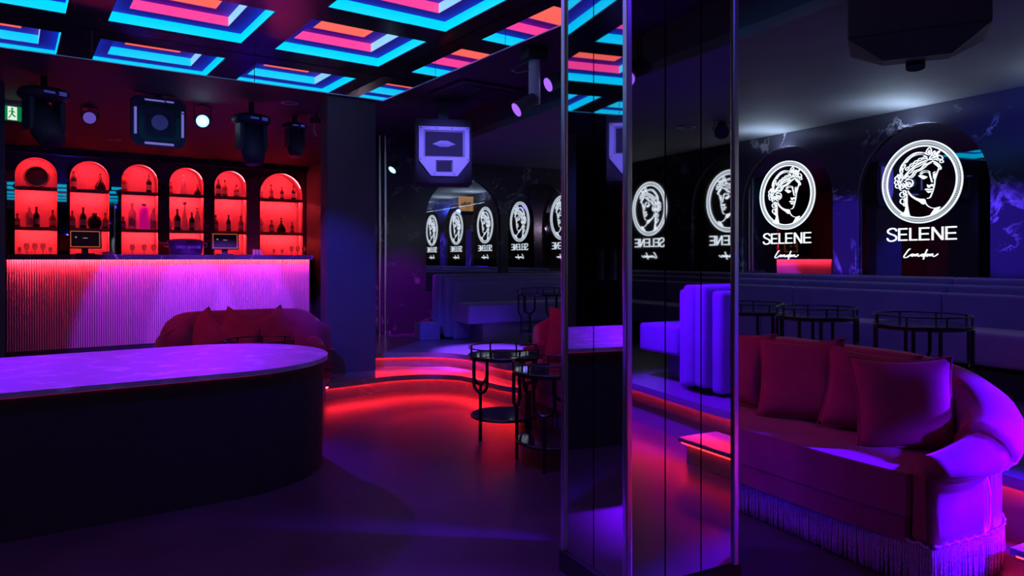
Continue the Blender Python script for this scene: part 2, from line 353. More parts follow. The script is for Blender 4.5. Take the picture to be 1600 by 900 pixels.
fpanels(HX1, HY1, HX1-4.76, HY1, 4); fpanels(HX1, HY1, HX1, HY0, 5); fpanels(HX0, HY1, HX0, HY0, 4); fpanels(HX0, HY0, HX1, HY0, 4)
b = MB()
for a, c in (((HX1, HY1), (HX0, HY1)), ((HX1, HY1), (HX1, HY0)), ((HX0, HY1), (HX0, HY0)), ((HX0, HY0), (HX1, HY0))):
    b.cyl((*a, 2.70), (*c, 2.70), .006, seg=6)
b.build('edge_bead', M['chrome'], fa)

# ------------------------------------------------------------------ mirrored column
X0, X1, Y0, Y1 = 1.443, 1.930, 1.935, 2.335
co = thing('mirror_column', 'square floor-to-ceiling column clad in tall mirror strips with chrome corners', 'column', ((X0+X1)/2, (Y0+Y1)/2, 0))
ox, oy = (X0+X1)/2, (Y0+Y1)/2
MB().box((0, 0, 1.39), (X1-X0-.05, Y1-Y0-.05, 2.62)).build('core', M['dark'], co)
MB().box((0, 0, .04), (X1-X0+.03, Y1-Y0+.03, .08)).build('plinth', M['dark'], co)
def strips(ax, a0, a1, fixed, cuts):
    ed = [a0+.012] + cuts + [a1-.012]
    for p, q in zip(ed, ed[1:]):
        L = q-p-.006; c = (p+q)/2
        if ax == 'y': MB().box((fixed-ox, c-oy, 1.385), (.02, L, 2.61)).build('mirror_strip', M['mirror'], co)
        else: MB().box((c-ox, fixed-oy, 1.385), (L, .02, 2.61)).build('mirror_strip', M['mirror'], co)
strips('y', Y0, Y1, X0+.01, [2.135]); strips('y', Y0, Y1, X1-.01, [2.135])
strips('x', X0, X1, Y0+.01, [1.605, 1.767]); strips('x', X0, X1, Y1-.01, [1.605, 1.767])
for x in (X0+.002, X1-.002):
    for y in (Y0+.002, Y1-.002): MB().box((x-ox, y-oy, 1.385), (.024, .024, 2.61), bev=.004).build('corner_trim', M['chrome'], co)

# ------------------------------------------------------------------ pillar
pl = tag(bbox('pillar', M['wall'], 2.355, 2.825, 6.22, 6.39, .152, 2.7), 'plain navy blue square pillar between the bar sofa and the steps', 'pillar')

# ------------------------------------------------------------------ stepped platform
def smooth_path(p, n=4):
    out = []
    for i in range(len(p)-1):
        p0 = p[max(i-1, 0)]; p1 = p[i]; p2 = p[i+1]; p3 = p[min(i+2, len(p)-1)]
        for k in range(n):
            t = k/n
            out.append(tuple(.5*((2*p1[a]) + (-p0[a]+p2[a])*t + (2*p0[a]-5*p1[a]+4*p2[a]-p3[a])*t*t + (-p0[a]+3*p1[a]-3*p2[a]+p3[a])*t**3) for a in (0, 1)))
    return out + [p[-1]]
def offs(path, d):
    r = []
    for i, p in enumerate(path):
        a = path[max(i-1, 0)]; b = path[min(i+1, len(path)-1)]; tx, ty = b[0]-a[0], b[1]-a[1]; l = math.hypot(tx, ty)
        r.append((p[0]-ty/l*d, p[1]+tx/l*d))
    return r
pf = thing('stepped_platform', 'raised marble platform with curved steps and red lit risers', 'platform')
up = smooth_path([(1.97, 6.72), (2.06, 6.69), (2.40, 6.58), (2.64, 6.38), (2.76, 6.10), (2.76, 5.6), (2.86, 5.3), (3.10, 5.05), (3.24, 4.7), (3.26, 3.6), (3.27, 2.6), (3.22, 1.6), (3.11, .76), (3.15, .1), (3.2, -.5), (3.25, -2.6), (3.25, -5.2)])
up = [p for i, p in enumerate(up)]
lo = smooth_path([(1.39, 6.02), (1.75, 6.10), (2.05, 6.15), (2.36, 6.07), (2.55, 5.86), (2.61, 5.5), (2.68, 5.2), (2.85, 5.03), (3.05, 4.98)])
def slab(path, close, z0, z1, nm, inset, m):
    p = offs(path, inset)
    MB().prism(p + close, z0, z1).build(nm, m, pf)
cu = [(5.53, -5.2), (5.53, 8.3), (1.96, 8.3)]
slab(up, cu, .255, .29, 'upper_tread', 0, M['pmarble'])
slab(up, cu, .15, .255, 'upper_riser', .05, M['pmarble'])
slab(up, cu, .0, .15, 'platform_base', .06, M['pmarble'])
cl = [(3.0, 5.2), (2.82, 5.45), (2.82, 6.15), (2.66, 6.45), (2.05, 6.78), (1.9, 6.78), (1.5, 6.4)]
slab(lo, cl, .12, .15, 'lower_tread', 0, M['pmarble'])
slab(lo, cl, .0, .12, 'lower_riser', .05, M['pmarble'])
def led(path, z, d, nm, m, par, r=.006, skip=0):
    p = offs(path, d); MB().tube([(x, y, z) for x, y in p], r, 5).build(nm, m, par)
led(up, .246, .044, 'led_strip', M['ledr'], pf, .005); led(lo, .112, .044, 'led_strip', M['ledr'], pf, .005)
def lip(path, z0, z1):
    a = offs(path, .001); c = offs(path, .007)
    MB().sweep([[(p[0], p[1], z0), (q_[0], q_[1], z0), (q_[0], q_[1], z1), (p[0], p[1], z1)] for p, q_ in zip(a, c)]).build('tread_lip', M['pmarble'], pf)
lip(up, .241, .256); lip(lo, .105, .121)
sb = thing('step_block', 'low rectangular step with red light under its lip beside the near sofa', 'step')
MB().box((2.955, 1.03, .138), (.30, .86, .024), bev=.003).build('tread', M['pmarble'], sb)
MB().box((2.97, 1.03, .063), (.26, .78, .126)).build('riser', M['pmarble'], sb)
led([(3.1, .615), (2.825, .615), (2.825, 1.445), (3.1, 1.445)], .118, 0, 'led_strip', emit('dimmer_red_led', (1, .014, .02), 14), sb, .005)

# ------------------------------------------------------------------ stage with marble top
st = thing('dance_stage', 'long round-ended stage with violet lit marble top and black sides', 'stage', (0, 0, 0), BA)
def stadium(x0, x1, y0, y1, n=24):
    r = (y1-y0)/2; cy = (y0+y1)/2
    return [(x1-r+r*math.cos(a), cy+r*math.sin(a)) for a in [(-PI/2+PI*i/n) for i in range(n+1)]] + [(x0+r+r*math.cos(a), cy+r*math.sin(a)) for a in [(PI/2+PI*i/n) for i in range(n+1)]]
MB().prism(stadium(-2.4, 1.59, 3.655, 4.97, 32), .615, .64).build('marble_top', M['smarble'], st)
MB().prism(stadium(-2.38, 1.57, 3.675, 4.95, 32), .611, .615).build('edge_led', M['ledstage'], st)
MB().prism(stadium(-2.37, 1.56, 3.69, 4.94, 32), .0, .611).build('body', M['dark'], st)

# ------------------------------------------------------------------ bar
br = thing('bar_counter', 'long bar counter with fluted front lit red under a marble top', 'bar counter', (0, 0, 0), BA)
BX0, BX1, BY = -.03, 3.53, 10.03
MB().box(((BX0+BX1)/2, BY+.29, 1.236), (BX1-BX0+.06, .72, .044), bev=.004).build('marble_top', M['cmarble'], br)
b = MB(); n = 146; wd = (BX1-BX0)/n
pts = []
for i in range(n):
    for k in range(5):
        a = PI*k/4; pts.append((BX0+wd*(i+.5-.5*math.cos(a)*.74), BY-.0-.018*math.sin(a)))
pts += [(BX1, BY+.03), (BX0, BY+.03)]
b.prism(pts, .13, 1.214); b.build('fluted_front', M['flute'], br)['kind'] = 'stuff'
MB().box(((BX0+BX1)/2, BY+.33, .6), (BX1-BX0-.02, .58, 1.2)).build('carcass', M['brown'], br)
MB().box(((BX0+BX1)/2, BY+.02, .065), (BX1-BX0, .05, .13)).build('kick_plate', M['cmarble'], br)
MB().box(((BX0+BX1)/2, BY-.060, 1.211), (BX1-BX0-.02, .012, .006)).build('led_strip', M['ledbar'], br)
MB().box(((BX0+BX1)/2, BY-.069, 1.205), (BX1-BX0+.06, .006, .022)).build('front_lip', M['cmarble'], br)
# arched shelf niches
NY = 11.8
cnames = ['leftmost arched niche holding the round black tray', 'second arched niche from the left, behind a payment screen', 'third arched niche from the left with the tall pink bottle', 'fourth arched niche from the left, behind the ice bucket', 'fifth arched niche from the left, behind the other payment screen', 'wide arched niche at the right end of the bar wall']
for (cx, hw), tz, lb in zip(ARC, TOPS, cnames):
    t = thing('shelf_niche', lb + ', glowing red', 'shelf niche', (*fB(cx, 11.52), 0), BA)
    MB().prism(arch(0, hw-.002, 1.0, tz-.002), .27, .285, wallmtx((0, 0, 0), (1, 0, 0), (0, 1, 0))).build('back_panel', M['niche'], t)
    # reveal (side lining)
    o = arch(0, hw-.002, 1.0, tz-.002); i_ = arch(0, hw-.010, 1.008, tz-.010)
    b = flat_mesh([o, i_], .13).xf(wallmtx((0, .135, 0), (1, 0, 0), (0, 1, 0))); b.build('lining', M['niche'], t)
    b = MB()
    nr = int(hw*2/.022)
    for k in range(nr):
        x = -hw + .02 + (2*hw-.04)*k/(nr-1); zt = tz-hw+math.sqrt(max(0, (hw-.01)**2-x*x))
        b.cyl((x, .268, 1.02), (x, .268, zt-.01), .004, seg=5)
    b.build('ribs', M['niche'], t)['kind'] = 'stuff'
    for z in (2.175, 1.635):
        s_ = MB().box((0, .135, z-.015), (2*hw-.022, .26, .03)).build('shelf', M['shelf'], t)
        MB().box((0, .13, z-.034), (2*hw-.05, .016, .006)).build('led_strip', M['ledo'], s_); MB().box((0, .012, z-.038), (2*hw-.022, .012, .018)).build('front_lip', M['shelf'], s_)
    ap = [(math.cos(a)*(hw-.008), .12, tz-hw+math.sin(a)*(hw-.008)) for a in [PI*(.12+.76*k/14) for k in range(15)]]
    ap = [(x, .026, z) for x, y, z in ap]
    MB().tube(ap, .007, 6).build('led_strip', M['ledo'], t)

# bottles
def bottle(kind, h, x, z, label, yb=11.62, grp='bottles on the arched bar shelves'):
    wx, wy = fB(x, yb); nm = {'round': 'round_tray', 'glass': 'stemmed_glass'}.get(kind, 'bottle')
    t = thing(nm, label, {'round': 'tray', 'glass': 'glass'}.get(kind, 'bottle'), (wx, wy, z), BA, None if kind == 'round' else ('glasses behind the bar' if kind == 'glass' else grp))
    if kind == 'slim': r = h*.14; prof = [(r*.9, 0), (r, .01), (r, h*.55), (r*.8, h*.64), (r*.35, h*.74), (r*.32, h*.9)]; mt = 'bdark'
    elif kind == 'amber': r = h*.16; prof = [(r*.9, 0), (r, .01), (r, h*.5), (r*.75, h*.62), (r*.33, h*.72), (r*.3, h*.88)]; mt = 'bamber'
    elif kind == 'square': r = h*.19; prof = [(r*.95, 0), (r, .01), (r, h*.52), (r*.9, h*.6), (r*.35, h*.68), (r*.35, h*.85)]; mt = 'bamber'
    elif kind == 'decanter': r = h*.30; prof = [(r*.8, 0), (r, h*.06), (r*.95, h*.25), (r*.5, h*.5), (r*.22, h*.62), (r*.22, h*.82)]; mt = 'bdark'
    elif kind == 'clear': r = h*.14; prof = [(r*.9, 0), (r, .01), (r, h*.62), (r*.8, h*.7), (r*.35, h*.78), (r*.32, h*.92)]; mt = 'bclear'
    elif kind == 'pink': r = h*.17; prof = [(r*.95, 0), (r, .01), (r, h*.82), (r*.7, h*.88), (r*.4, h*.9), (r*.4, h*.95)]; mt = 'bpink'
    elif kind == 'cone': r = h*.12; prof = [(r, 0), (r*.95, .02), (r*.5, h*.5), (r*.25, h*.75), (r*.22, h*.95)]; mt = 'bclear'
    elif kind == 'curvy': r = h*.16; prof = [(r*.9, 0), (r, h*.08), (r*.7, h*.3), (r*.8, h*.5), (r*.35, h*.7), (r*.3, h*.82)]; mt = 'bclear'
    elif kind == 'jar': r = h*.42; prof = [(r*.6, 0), (r*.95, h*.2), (r, h*.45), (r*.8, h*.7), (r*.3, h*.85), (r*.3, h*.9)]; mt = 'bdark'
    if kind == 'round':
        MB().cyl((0, -.03, h/2), (0, .03, h/2), h/2, seg=36).build('disc', M['bdark'], t, smooth=False)
        MB().tube([(math.cos(a)*h*.46, -.035, h/2+math.sin(a)*h*.46) for a in [2*PI*k/32 for k in range(32)]], .008, 6, True).build('rim', M['shelf'], t)
        return t
    if kind == 'glass':
        MB().lathe([(h*.24, 0), (h*.22, .004), (.005, .012), (.005, h*.45), (h*.14, h*.55), (h*.19, h*.75), (h*.16, h)], seg=12).build('bowl_and_stem', M['bclear'], t, smooth=True); return t
    MB().lathe(prof, seg=14).build('body', M[mt], t, smooth=True)
    nr, nz = prof[-1]
    if kind in ('decanter', 'curvy', 'cone'): MB().sph((0, 0, h*.93), h*.07, seg=10).build('stopper', M['capw' if kind != 'decanter' else 'cap'], t, smooth=True)
    else: MB().cyl((0, 0, nz-.004), (0, 0, h), nr*1.15, seg=10).build('cap', M['cap' if mt != 'bclear' else 'capw'], t)
    if kind in ('slim', 'amber', 'square', 'clear'):
        r = prof[2][0]; MB().cyl((0, 0, h*.14), (0, 0, h*.42), r*1.02, seg=14, cap=False).build('label', M['label'], t)
    return t
Z1, Z2, Z3 = 2.176, 1.636, 1.262
pxm = .0089
def B(kind, x, hpx, z, label): bottle(kind, hpx*pxm, x, z, label)
B('round', .305, 33, Z1, 'round black tray standing upright on the top shelf of the leftmost arch')
for a in [('square', .09, 20, 'squat square bottle with pale label at the left end of the leftmost arch middle shelf'), ('clear', .226, 31, 'clear bottle with pink label, left of the dark pair, leftmost arch middle shelf'),
          ('slim', .305, 31, 'dark bottle right of the clear bottle, leftmost arch middle shelf'), ('amber', .49, 27, 'pale labelled bottle at the right end of the leftmost arch middle shelf')]:
    B(a[0], a[1], a[2], Z2, a[3])
B('slim', .735, 29, Z1, 'slim bottle at left on the top shelf of the second arch'); B('decanter', 1.06, 27, Z1, 'pear shaped dark decanter at right on the top shelf of the second arch')
B('amber', .719, 27, Z2, 'amber bottle at left on the middle shelf of the second arch'); B('slim', .85, 33, Z2, 'tall dark bottle left of the round jar on the second arch middle shelf')
B('jar', .989, 24, Z2, 'round dark flask in the middle of the second arch middle shelf'); B('amber', 1.12, 25, Z2, 'small amber bottle at right on the middle shelf of the second arch')
B('amber', 1.357, 30, Z1, 'amber bottle at left on the top shelf of the third arch'); B('slim', 1.681, 31, Z1, 'dark bottle with pale label at right on the top shelf of the third arch')
B('square', 1.345, 20, Z2, 'short wide pink bottle at left on the middle shelf of the third arch'); B('clear', 1.463, 42, Z2, 'tall clear bottle beside the wide pink bottle in the third arch')
B('pink', 1.613, 42, Z2, 'tall wide glowing pink bottle in the third arch'); B('clear', 1.735, 35, Z2, 'clear bottle at right of the glowing pink bottle in the third arch')
B('amber', 1.975, 20, Z1, 'small bottle at left on the top shelf of the fourth arch'); B('curvy', 2.15, 33, Z1, 'waisted clear bottle in the middle of the fourth arch top shelf'); B('decanter', 2.348, 19, Z1, 'small decanter at right on the top shelf of the fourth arch')
B('clear', 1.96, 22, Z2, 'small clear bottle at the left end of the fourth arch middle shelf'); B('slim', 2.065, 36, Z2, 'tall black bottle left of the needle necked bottle in the fourth arch'); B('cone', 2.167, 50, Z2, 'needle necked cone bottle, tallest in the fourth arch')
B('slim', 2.266, 31, Z2, 'dark bottle between the cone bottle and the round stoppered one, fourth arch'); B('curvy', 2.345, 41, Z2, 'waisted bottle with round stopper at right of the fourth arch middle shelf')
B('slim', 2.65, 31, Z1, 'dark bottle at left on the top shelf of the fifth arch'); B('amber', 2.745, 29, Z1, 'amber bottle second from left on the top shelf of the fifth arch'); B('square', 2.92, 22, Z1, 'square bottle at right on the top shelf of the fifth arch')
B('amber', 2.61, 28, Z2, 'pinkish bottle at left on the middle shelf of the fifth arch'); B('slim', 2.80, 29, Z2, 'dark shouldered bottle in the middle of the fifth arch middle shelf'); B('amber', 2.985, 28, Z2, 'amber bottle at right on the middle shelf of the fifth arch')
B('clear', 3.30, 22, Z1, 'bottle half hidden at the left end of the sixth arch top shelf'); B('amber', 3.456, 26, Z1, 'amber bottle second from left on the sixth arch top shelf'); B('slim', 3.631, 23, Z1, 'short dark bottle third from left on the sixth arch top shelf'); B('slim', 3.82, 27, Z1, 'dark bottle at right on the sixth arch top shelf')
B('clear', 3.30, 27, Z2, 'clear bottle at left on the sixth arch middle shelf'); B('square', 3.466, 22, Z2, 'squat bottle second from left on the sixth arch middle shelf'); B('decanter', 3.621, 27, Z2, 'dark decanter with pale stopper on the sixth arch middle shelf'); B('amber', 3.80, 20, Z2, 'small bottle at right on the sixth arch middle shelf')
bc = tag(bbox('back_counter', M['brown'], -.2, 3.95, 11.1, 11.47, 0, 1.24), 'dark back counter below the glowing arches', 'counter')
for nm, xs in (('leftmost', (.19, .28, .37, .11, .45)), ('third', (1.43, 1.58, 1.70)), ('sixth', (3.70, 3.80, 3.90, 3.42, 3.55))):
    for k, x in enumerate(xs):
        t = bottle('glass', .17 if k < 3 else .12, x, 1.24, '%s stemmed glass from the left at the foot of the %s arch' % (['first', 'second', 'third', 'fourth', 'fifth'][sorted(xs).index(x)], nm), 11.35)
        t['group'] = 'glasses at the foot of the %s arch' % nm
# payment terminals, ice bucket, small items on the counter
def terminal(x, tilt, label):
    wx, wy = fB(x, 10.3); t = thing('payment_terminal', label, 'screen', (wx, wy, 1.258), BA+tilt)
    mx = Matrix.Rotation(R(-8), 3, 'X')
    MB().box((0, 0, .19), (.355, .03, .235), mtx=mx, bev=.008).build('housing', M['fixture'], t)
    MB().box((0, -.018, .192), (.305, .004, .19), mtx=mx).build('display', M['screen'], t)
    b = MB()
    for (a, c, d, e) in ((0, .192+.096, .315, .006), (0, .192-.096, .315, .006)): b.box((a, -.021-(c-.19)*.14*-1, c), (d, .003, e), mtx=mx)
    for sx in (-1, 1): b.box((sx*.155, -.021, .192), (.006, .003, .192), mtx=mx)
    b.build('border', M['screenline'], t)
    b = MB(); b.box((0, -.022, .205), (.05, .003, .006), mtx=mx); b.box((-.1, -.022, .215), (.014, .003, .014), mtx=mx); b.box((0, -.02, .12), (.045, .003, .016), mtx=mx); b.build('display_marks', M['screentext'], t)
    MB().box((0, .03, .07), (.07, .04, .14), bev=.008).build('stand', M['fixture'], t)
    MB().box((0, .03, .008), (.2, .16, .016), bev=.005).build('foot', M['fixture'], t)
terminal(.775, 0, 'black payment screen with orange border standing left on the bar'); terminal(2.435, R(-6), 'black payment screen with orange border right of the ice bucket')
ib = thing('ice_bucket', 'wide dark plum ice bucket with violet lettering on the bar counter', 'ice bucket', (*fB(1.945, 10.35), 1.258), BA)
MB().lathe([(.185, 0), (.2, .01), (.225, .17), (.235, .19), (.225, .19)], seg=28).xf(Matrix.Diagonal((1, .75, 1, 1))).build('bowl', M['bucket'], ib, smooth=True)
MB().sph((0, 0, .19), .21, (1, .7, .17), 20).build('ice', mat('ice_heap', (.25, .05, .25), .3, scale=30, bump=1), ib)
for sx in (-1, 1): MB().tube([(sx*.225, 0, .16), (sx*.265, 0, .16), (sx*.265, 0, .11), (sx*.22, 0, .11)], .007, 6).build('handle', M['chrome'], ib)
def text(s, size, m, parent, mtx, name='lettering', ext=.001, sx=1):
    cu_ = bpy.data.curves.new('t', 'FONT'); cu_.body = s; cu_.size = size; cu_.align_x = 'CENTER'; cu_.extrude = ext
    ob = bpy.data.objects.new('t', cu_); C.objects.link(ob); bpy.context.view_layer.update()
    me = bpy.data.meshes.new_from_object(ob.evaluated_get(bpy.context.evaluated_depsgraph_get())); bpy.data.objects.remove(ob); bpy.data.curves.remove(cu_)
    me.transform(mtx @ Matrix.Diagonal((sx, 1, 1, 1))); me.materials.clear(); me.materials.append(m)
    o = bpy.data.objects.new(name, me); C.objects.link(o); o.parent = parent; return o
text('GREY GOOSE', .05, M['letter'], ib, wallmtx((0, -.172, .085), (1, 0, 0), (0, -1, .12)), 'lettering', .004)
t = thing('card_reader', 'small violet lit card reader beside the left payment screen', 'card reader', (*fB(1.02, 10.3), 1.258), BA+.2)
MB().box((0, 0, .02), (.12, .08, .03), bev=.006).build('body', M['letter'], t); MB().box((0, -.01, .037), (.06, .04, .004)).build('display', M['screen'], t)
t = thing('straw_holder', 'cluster of small clear holders standing right of the payment screen', 'holder', (*fB(2.87, 10.3), 1.258), BA)
for k in range(3): MB().lathe([(.02, 0), (.024, .08), (.018, .08)], (k*.045-.045, 0, 0), 10).build('cup', M['bclear'], t)

# ------------------------------------------------------------------ neon signs
ORG = (462, 476); SXP, SYP = 402., 417.
def q(p): return ((p[0]-ORG[0])/SXP*.335, -(p[1]-ORG[1])/SYP*.335)
def ribbon(mb, pts, wd, closed=False, z=.012, t=.006):
    pts = [Vector((a, b_)) for a, b_ in pts]; n = len(pts); L = []; Rr = []
    for i, p in enumerate(pts):
        d = (pts[(i+1) % n]-pts[i-1]) if closed else (pts[min(i+1, n-1)]-pts[max(i-1, 0)])
        if d.length == 0: d = Vector((1, 0))
        d.normalize(); nn = Vector((-d.y, d.x))
        ww = wd
        if not closed and i in (0, n-1): ww = wd*.45
        L.append(p+nn*ww/2); Rr.append(p-nn*ww/2)
    vs = [[mb.b.verts.new((v.x, v.y, zz)) for v in S] for S in (L, Rr) for zz in (z, z-t)]
    a, a2, c, c2 = vs
    for i in range(n if closed else n-1):
        j = (i+1) % n
        mb.b.faces.new((a[i], a[j], c[j], c[i])); mb.b.faces.new((a[i], a2[i], a2[j], a[j])); mb.b.faces.new((c[i], c[j], c2[j], c2[i]))
def crv(p, n=5): return smooth_path(p, n)
def leaf(mb, cx, cy, ang, L, Wd, fill=False):
    pts = []
    for k in range(14):
        a = 2*PI*k/14; x = math.cos(a)*L/2; y = math.sin(a)*Wd/2*(1-.35*math.cos(a)); pts.append((cx+x*math.cos(ang)-y*math.sin(ang), cy+x*math.sin(ang)+y*math.cos(ang)))
    if fill: mb.prism([q(p) for p in reversed(pts)], .006, .012)
    else: ribbon(mb, [q(p) for p in pts], .0048, True)
def make_sign(label, y):
    t = thing('neon_sign', label, 'neon sign', (5.58, y, 0), R(-90), 'white head medallion signs along the booth wall')
    ZC = 1.826
    MT = wallmtx((0, .017, ZC), (1, 0, 0), (0, -1, 0))
    b = MB()
    for r, wd in ((.331, .009), (.290, .011)): ribbon(b, [(r*math.cos(2*PI*k/72), r*math.sin(2*PI*k/72)) for k in range(72)], wd, True)
    b.xf(MT).build('medallion_ring', M['neon'], t)
    b = MB()
    for k in range(130):
        a = 2*PI*k/130; 
        ribbon(b, [((.301)*math.cos(a), .301*math.sin(a)), (.312*math.cos(a+.02), .312*math.sin(a+.02)), (.323*math.cos(a+.012), .323*math.sin(a+.012))], .0095)
    b.xf(MT).build('rope_border', M['neon2'], t)['kind'] = 'stuff'
    b = MB(); S = lambda pts, wd=7: ribbon(b, [q(p) for p in crv(pts)], wd*.74/402*.335)
    Fp = lambda pts: b.prism([q(p) for p in reversed(pts)], .006, .012)
    # face
    S([(548, 378), (556, 420), (566, 455), (577, 492)], 12); S([(640, 360), (618, 425), (604, 470), (600, 510), (590, 555), (575, 600), (556, 640), (525, 648)], 8)
    Fp([(528, 508), (548, 520), (575, 508), (592, 516), (586, 535), (562, 528), (548, 545), (532, 535)])
    Fp([(440, 412), (462, 405), (500, 418), (530, 432), (512, 446), (490, 452), (462, 432)]); S([(466, 402), (490, 386), (520, 384), (545, 392)], 6); S([(455, 395), (480, 372), (520, 368), (548, 378)], 5)
    Fp([(588, 412), (612, 402), (616, 416), (604, 440), (594, 462), (588, 440)]); S([(584, 404), (600, 390), (620, 392)], 5)
    Fp([(502, 556), (528, 548), (548, 556), (574, 552), (576, 562), (548, 568), (520, 566)]); Fp([(520, 574), (548, 576), (572, 574), (560, 592), (540, 594)])
    Fp([(333, 548), (350, 575), (378, 608), (420, 634), (460, 646), (500, 650), (508, 672), (498, 706), (478, 700), (452, 676), (412, 652), (370, 620), (342, 584)])
    # neck and shoulders
    Fp([(318, 585), (326, 585), (328, 690), (342, 770), (358, 828), (300, 815), (250, 790), (285, 782), (305, 755), (318, 690)])
    S([(503, 655), (512, 690), (530, 718), (560, 740), (600, 750), (655, 740)], 8)
    Fp([(600, 756), (655, 740), (640, 768), (606, 796), (560, 812), (580, 785)])
    # head band
    S([(262, 458), (300, 400), (345, 352), (400, 310), (460, 280), (530, 265), (600, 266), (640, 285)], 9); S([(285, 420), (330, 372), (385, 326), (450, 294), (530, 276)], 5)
    # hair waves
    S([(300, 430), (330, 400), (352, 412), (380, 395), (400, 362), (440, 352), (470, 340), (500, 310), (540, 300), (580, 284), (612, 300), (630, 330), (660, 350), (655, 375)], 12)
    S([(310, 450), (340, 425), (372, 424), (400, 402), (420, 372), (460, 360), (500, 338), (530, 312), (566, 296)], 7)
    S([(300, 405), (330, 385), (365, 370), (395, 335), (440, 318), (480, 302), (520, 290)], 7); S([(590, 300), (612, 322), (640, 352), (634, 385)], 8); S([(580, 275), (620, 300), (655, 335)], 8)
    S([(320, 445), (350, 440), (380, 455), (385, 490), (365, 515), (340, 512), (335, 490), (352, 482)], 11); S([(300, 452), (318, 470), (308, 500), (322, 530), (350, 535)], 10); S([(280, 470), (300, 490), (290, 520)], 9)
    # crown outline and leaves
    S([(250, 345), (262, 300), (300, 250), (340, 212), (385, 185), (440, 175), (500, 188), (512, 205)], 9); S([(320, 265), (360, 222), (420, 200), (490, 200)], 5); S([(300, 270), (345, 230), (410, 188), (480, 186)], 5)
    for a in ((375, 292, -.5, 46, 22), (418, 268, -.45, 46, 22), (462, 248, -.35, 46, 22), (505, 238, -.3, 40, 20), (330, 325, -.7, 46, 22), (290, 300, -.9, 50, 26), (268, 345, -1.2, 48, 24), (265, 395, -1.4, 50, 24)): leaf(b, *a)
    leaf(b, 546, 178, -1.35, 74, 50); leaf(b, 546, 186, -1.35, 40, 18, True); leaf(b, 632, 205, -.75, 60, 22, True); leaf(b, 592, 205, -1.1, 50, 20); leaf(b, 612, 240, -.25, 60, 18, True); leaf(b, 655, 255, .6, 56, 34); leaf(b, 668, 295, .5, 34, 28)
    S([(548, 262), (560, 235), (580, 215)], 9); S([(530, 258), (515, 225), (490, 212)], 8); S([(600, 262), (640, 268), (660, 285)], 8); S([(560, 258), (610, 235), (650, 230)], 6)
    # curls at the nape
    def curl(cx, cy, r, wd=9): S([(cx+r*(1-.06*k)*math.cos(.7*k), cy+r*(1-.06*k)*math.sin(.7*k)) for k in range(11)], wd)
    for a in ((222, 415, 30), (216, 455, 28), (226, 492, 30), (268, 500, 28), (276, 585, 34), (280, 655, 36), (300, 690, 20), (345, 485, 32), (300, 560, 22), (240, 390, 22)): curl(*a)
    S([(195, 420), (205, 402), (240, 385)], 8); S([(245, 440), (262, 480), (250, 530), (272, 548)], 8); S([(300, 620), (312, 660), (305, 715)], 10)
    b.xf(MT).build('portrait', M['neon'], t)
    # lettering: SELENE from strokes
    b = MB(); u = .002; P = lambda pts, wd=.0118: ribbon(b, pts, wd)
    def bar(x0, y0, x1, y1, wd=.0118):
        d = Vector((x1-x0, y1-y0)).normalized()*wd/2*0; n_ = Vector((-(y1-y0), x1-x0)).normalized()*wd/2
        b.prism([(x0-n_.x, y0-n_.y), (x1-n_.x, y1-n_.y), (x1+n_.x, y1+n_.y), (x0+n_.x, y0+n_.y)], .004, .012)
    hgt = .105; x = -.290
    ws = [.088, .083, .072, .090, .094, .092]; gaps = [.012, .013, .010, .014, .016, 0]
    for ch, wv, gp in zip('SELENE', ws, gaps):
        if ch == 'S': ribbon(b, crv([(x+wv*.97, hgt*.77), (x+wv*.82, hgt*.95), (x+wv*.5, hgt), (x+wv*.15, hgt*.9), (x+wv*.08, hgt*.72), (x+wv*.35, hgt*.57), (x+wv*.7, hgt*.46), (x+wv*.95, hgt*.3), (x+wv*.85, hgt*.1), (x+wv*.5, 0), (x+wv*.15, hgt*.05), (x, hgt*.25)], 4), .0118)
        if ch == 'E':
            bar(x+.007, 0, x+.007, hgt); 
            for yy in (.006, hgt*.5, hgt-.006): bar(x, yy, x+wv*(.93 if yy != hgt*.5 else .86), yy, .012)
        if ch == 'L': bar(x+.007, 0, x+.007, hgt); bar(x, .006, x+wv*.95, .006, .012)
        if ch == 'N': bar(x+.007, 0, x+.007, hgt); bar(x+wv-.007, 0, x+wv-.007, hgt); bar(x+.008, hgt-.003, x+wv-.008, .003, .014)
        x += wv+gp
    b.xf(wallmtx((0, .017, 1.352), (1, 0, 0), (0, -1, 0))).build('lettering', M['neon'], t)
    # script: London
    b = MB(); K = lambda pts, wd=.0065: ribbon(b, [((px-735)/1220*.58, -(py-590)/1220*.58*.98) for px, py in crv(pts, 4)], wd)
    K([(556, 498), (520, 520), (470, 585), (440, 630), (448, 655), (490, 650), (540, 620), (590, 590)]); K([(590, 592), (572, 615), (590, 632), (618, 612), (606, 592), (590, 600), (625, 608), (650, 596)])
    K([(655, 590), (645, 630), (672, 596), (690, 590), (688, 620), (706, 634), (740, 610), (775, 592)]); K([(800, 590), (768, 600), (758, 628), (778, 632), (812, 592)]); K([(853, 510), (825, 570), (800, 640), (782, 688)])
    K([(790, 640), (825, 610), (842, 592), (835, 622), (852, 632), (874, 606), (860, 592), (880, 602), (905, 594)]); K([(905, 590), (898, 628), (930, 596), (946, 594), (940, 618), (962, 636), (1000, 620), (1036, 588)])
    b.xf(wallmtx((0, .017, 1.243), (1, 0, 0), (0, -1, 0))).build('script_lettering', M['neon'], t)
    return t
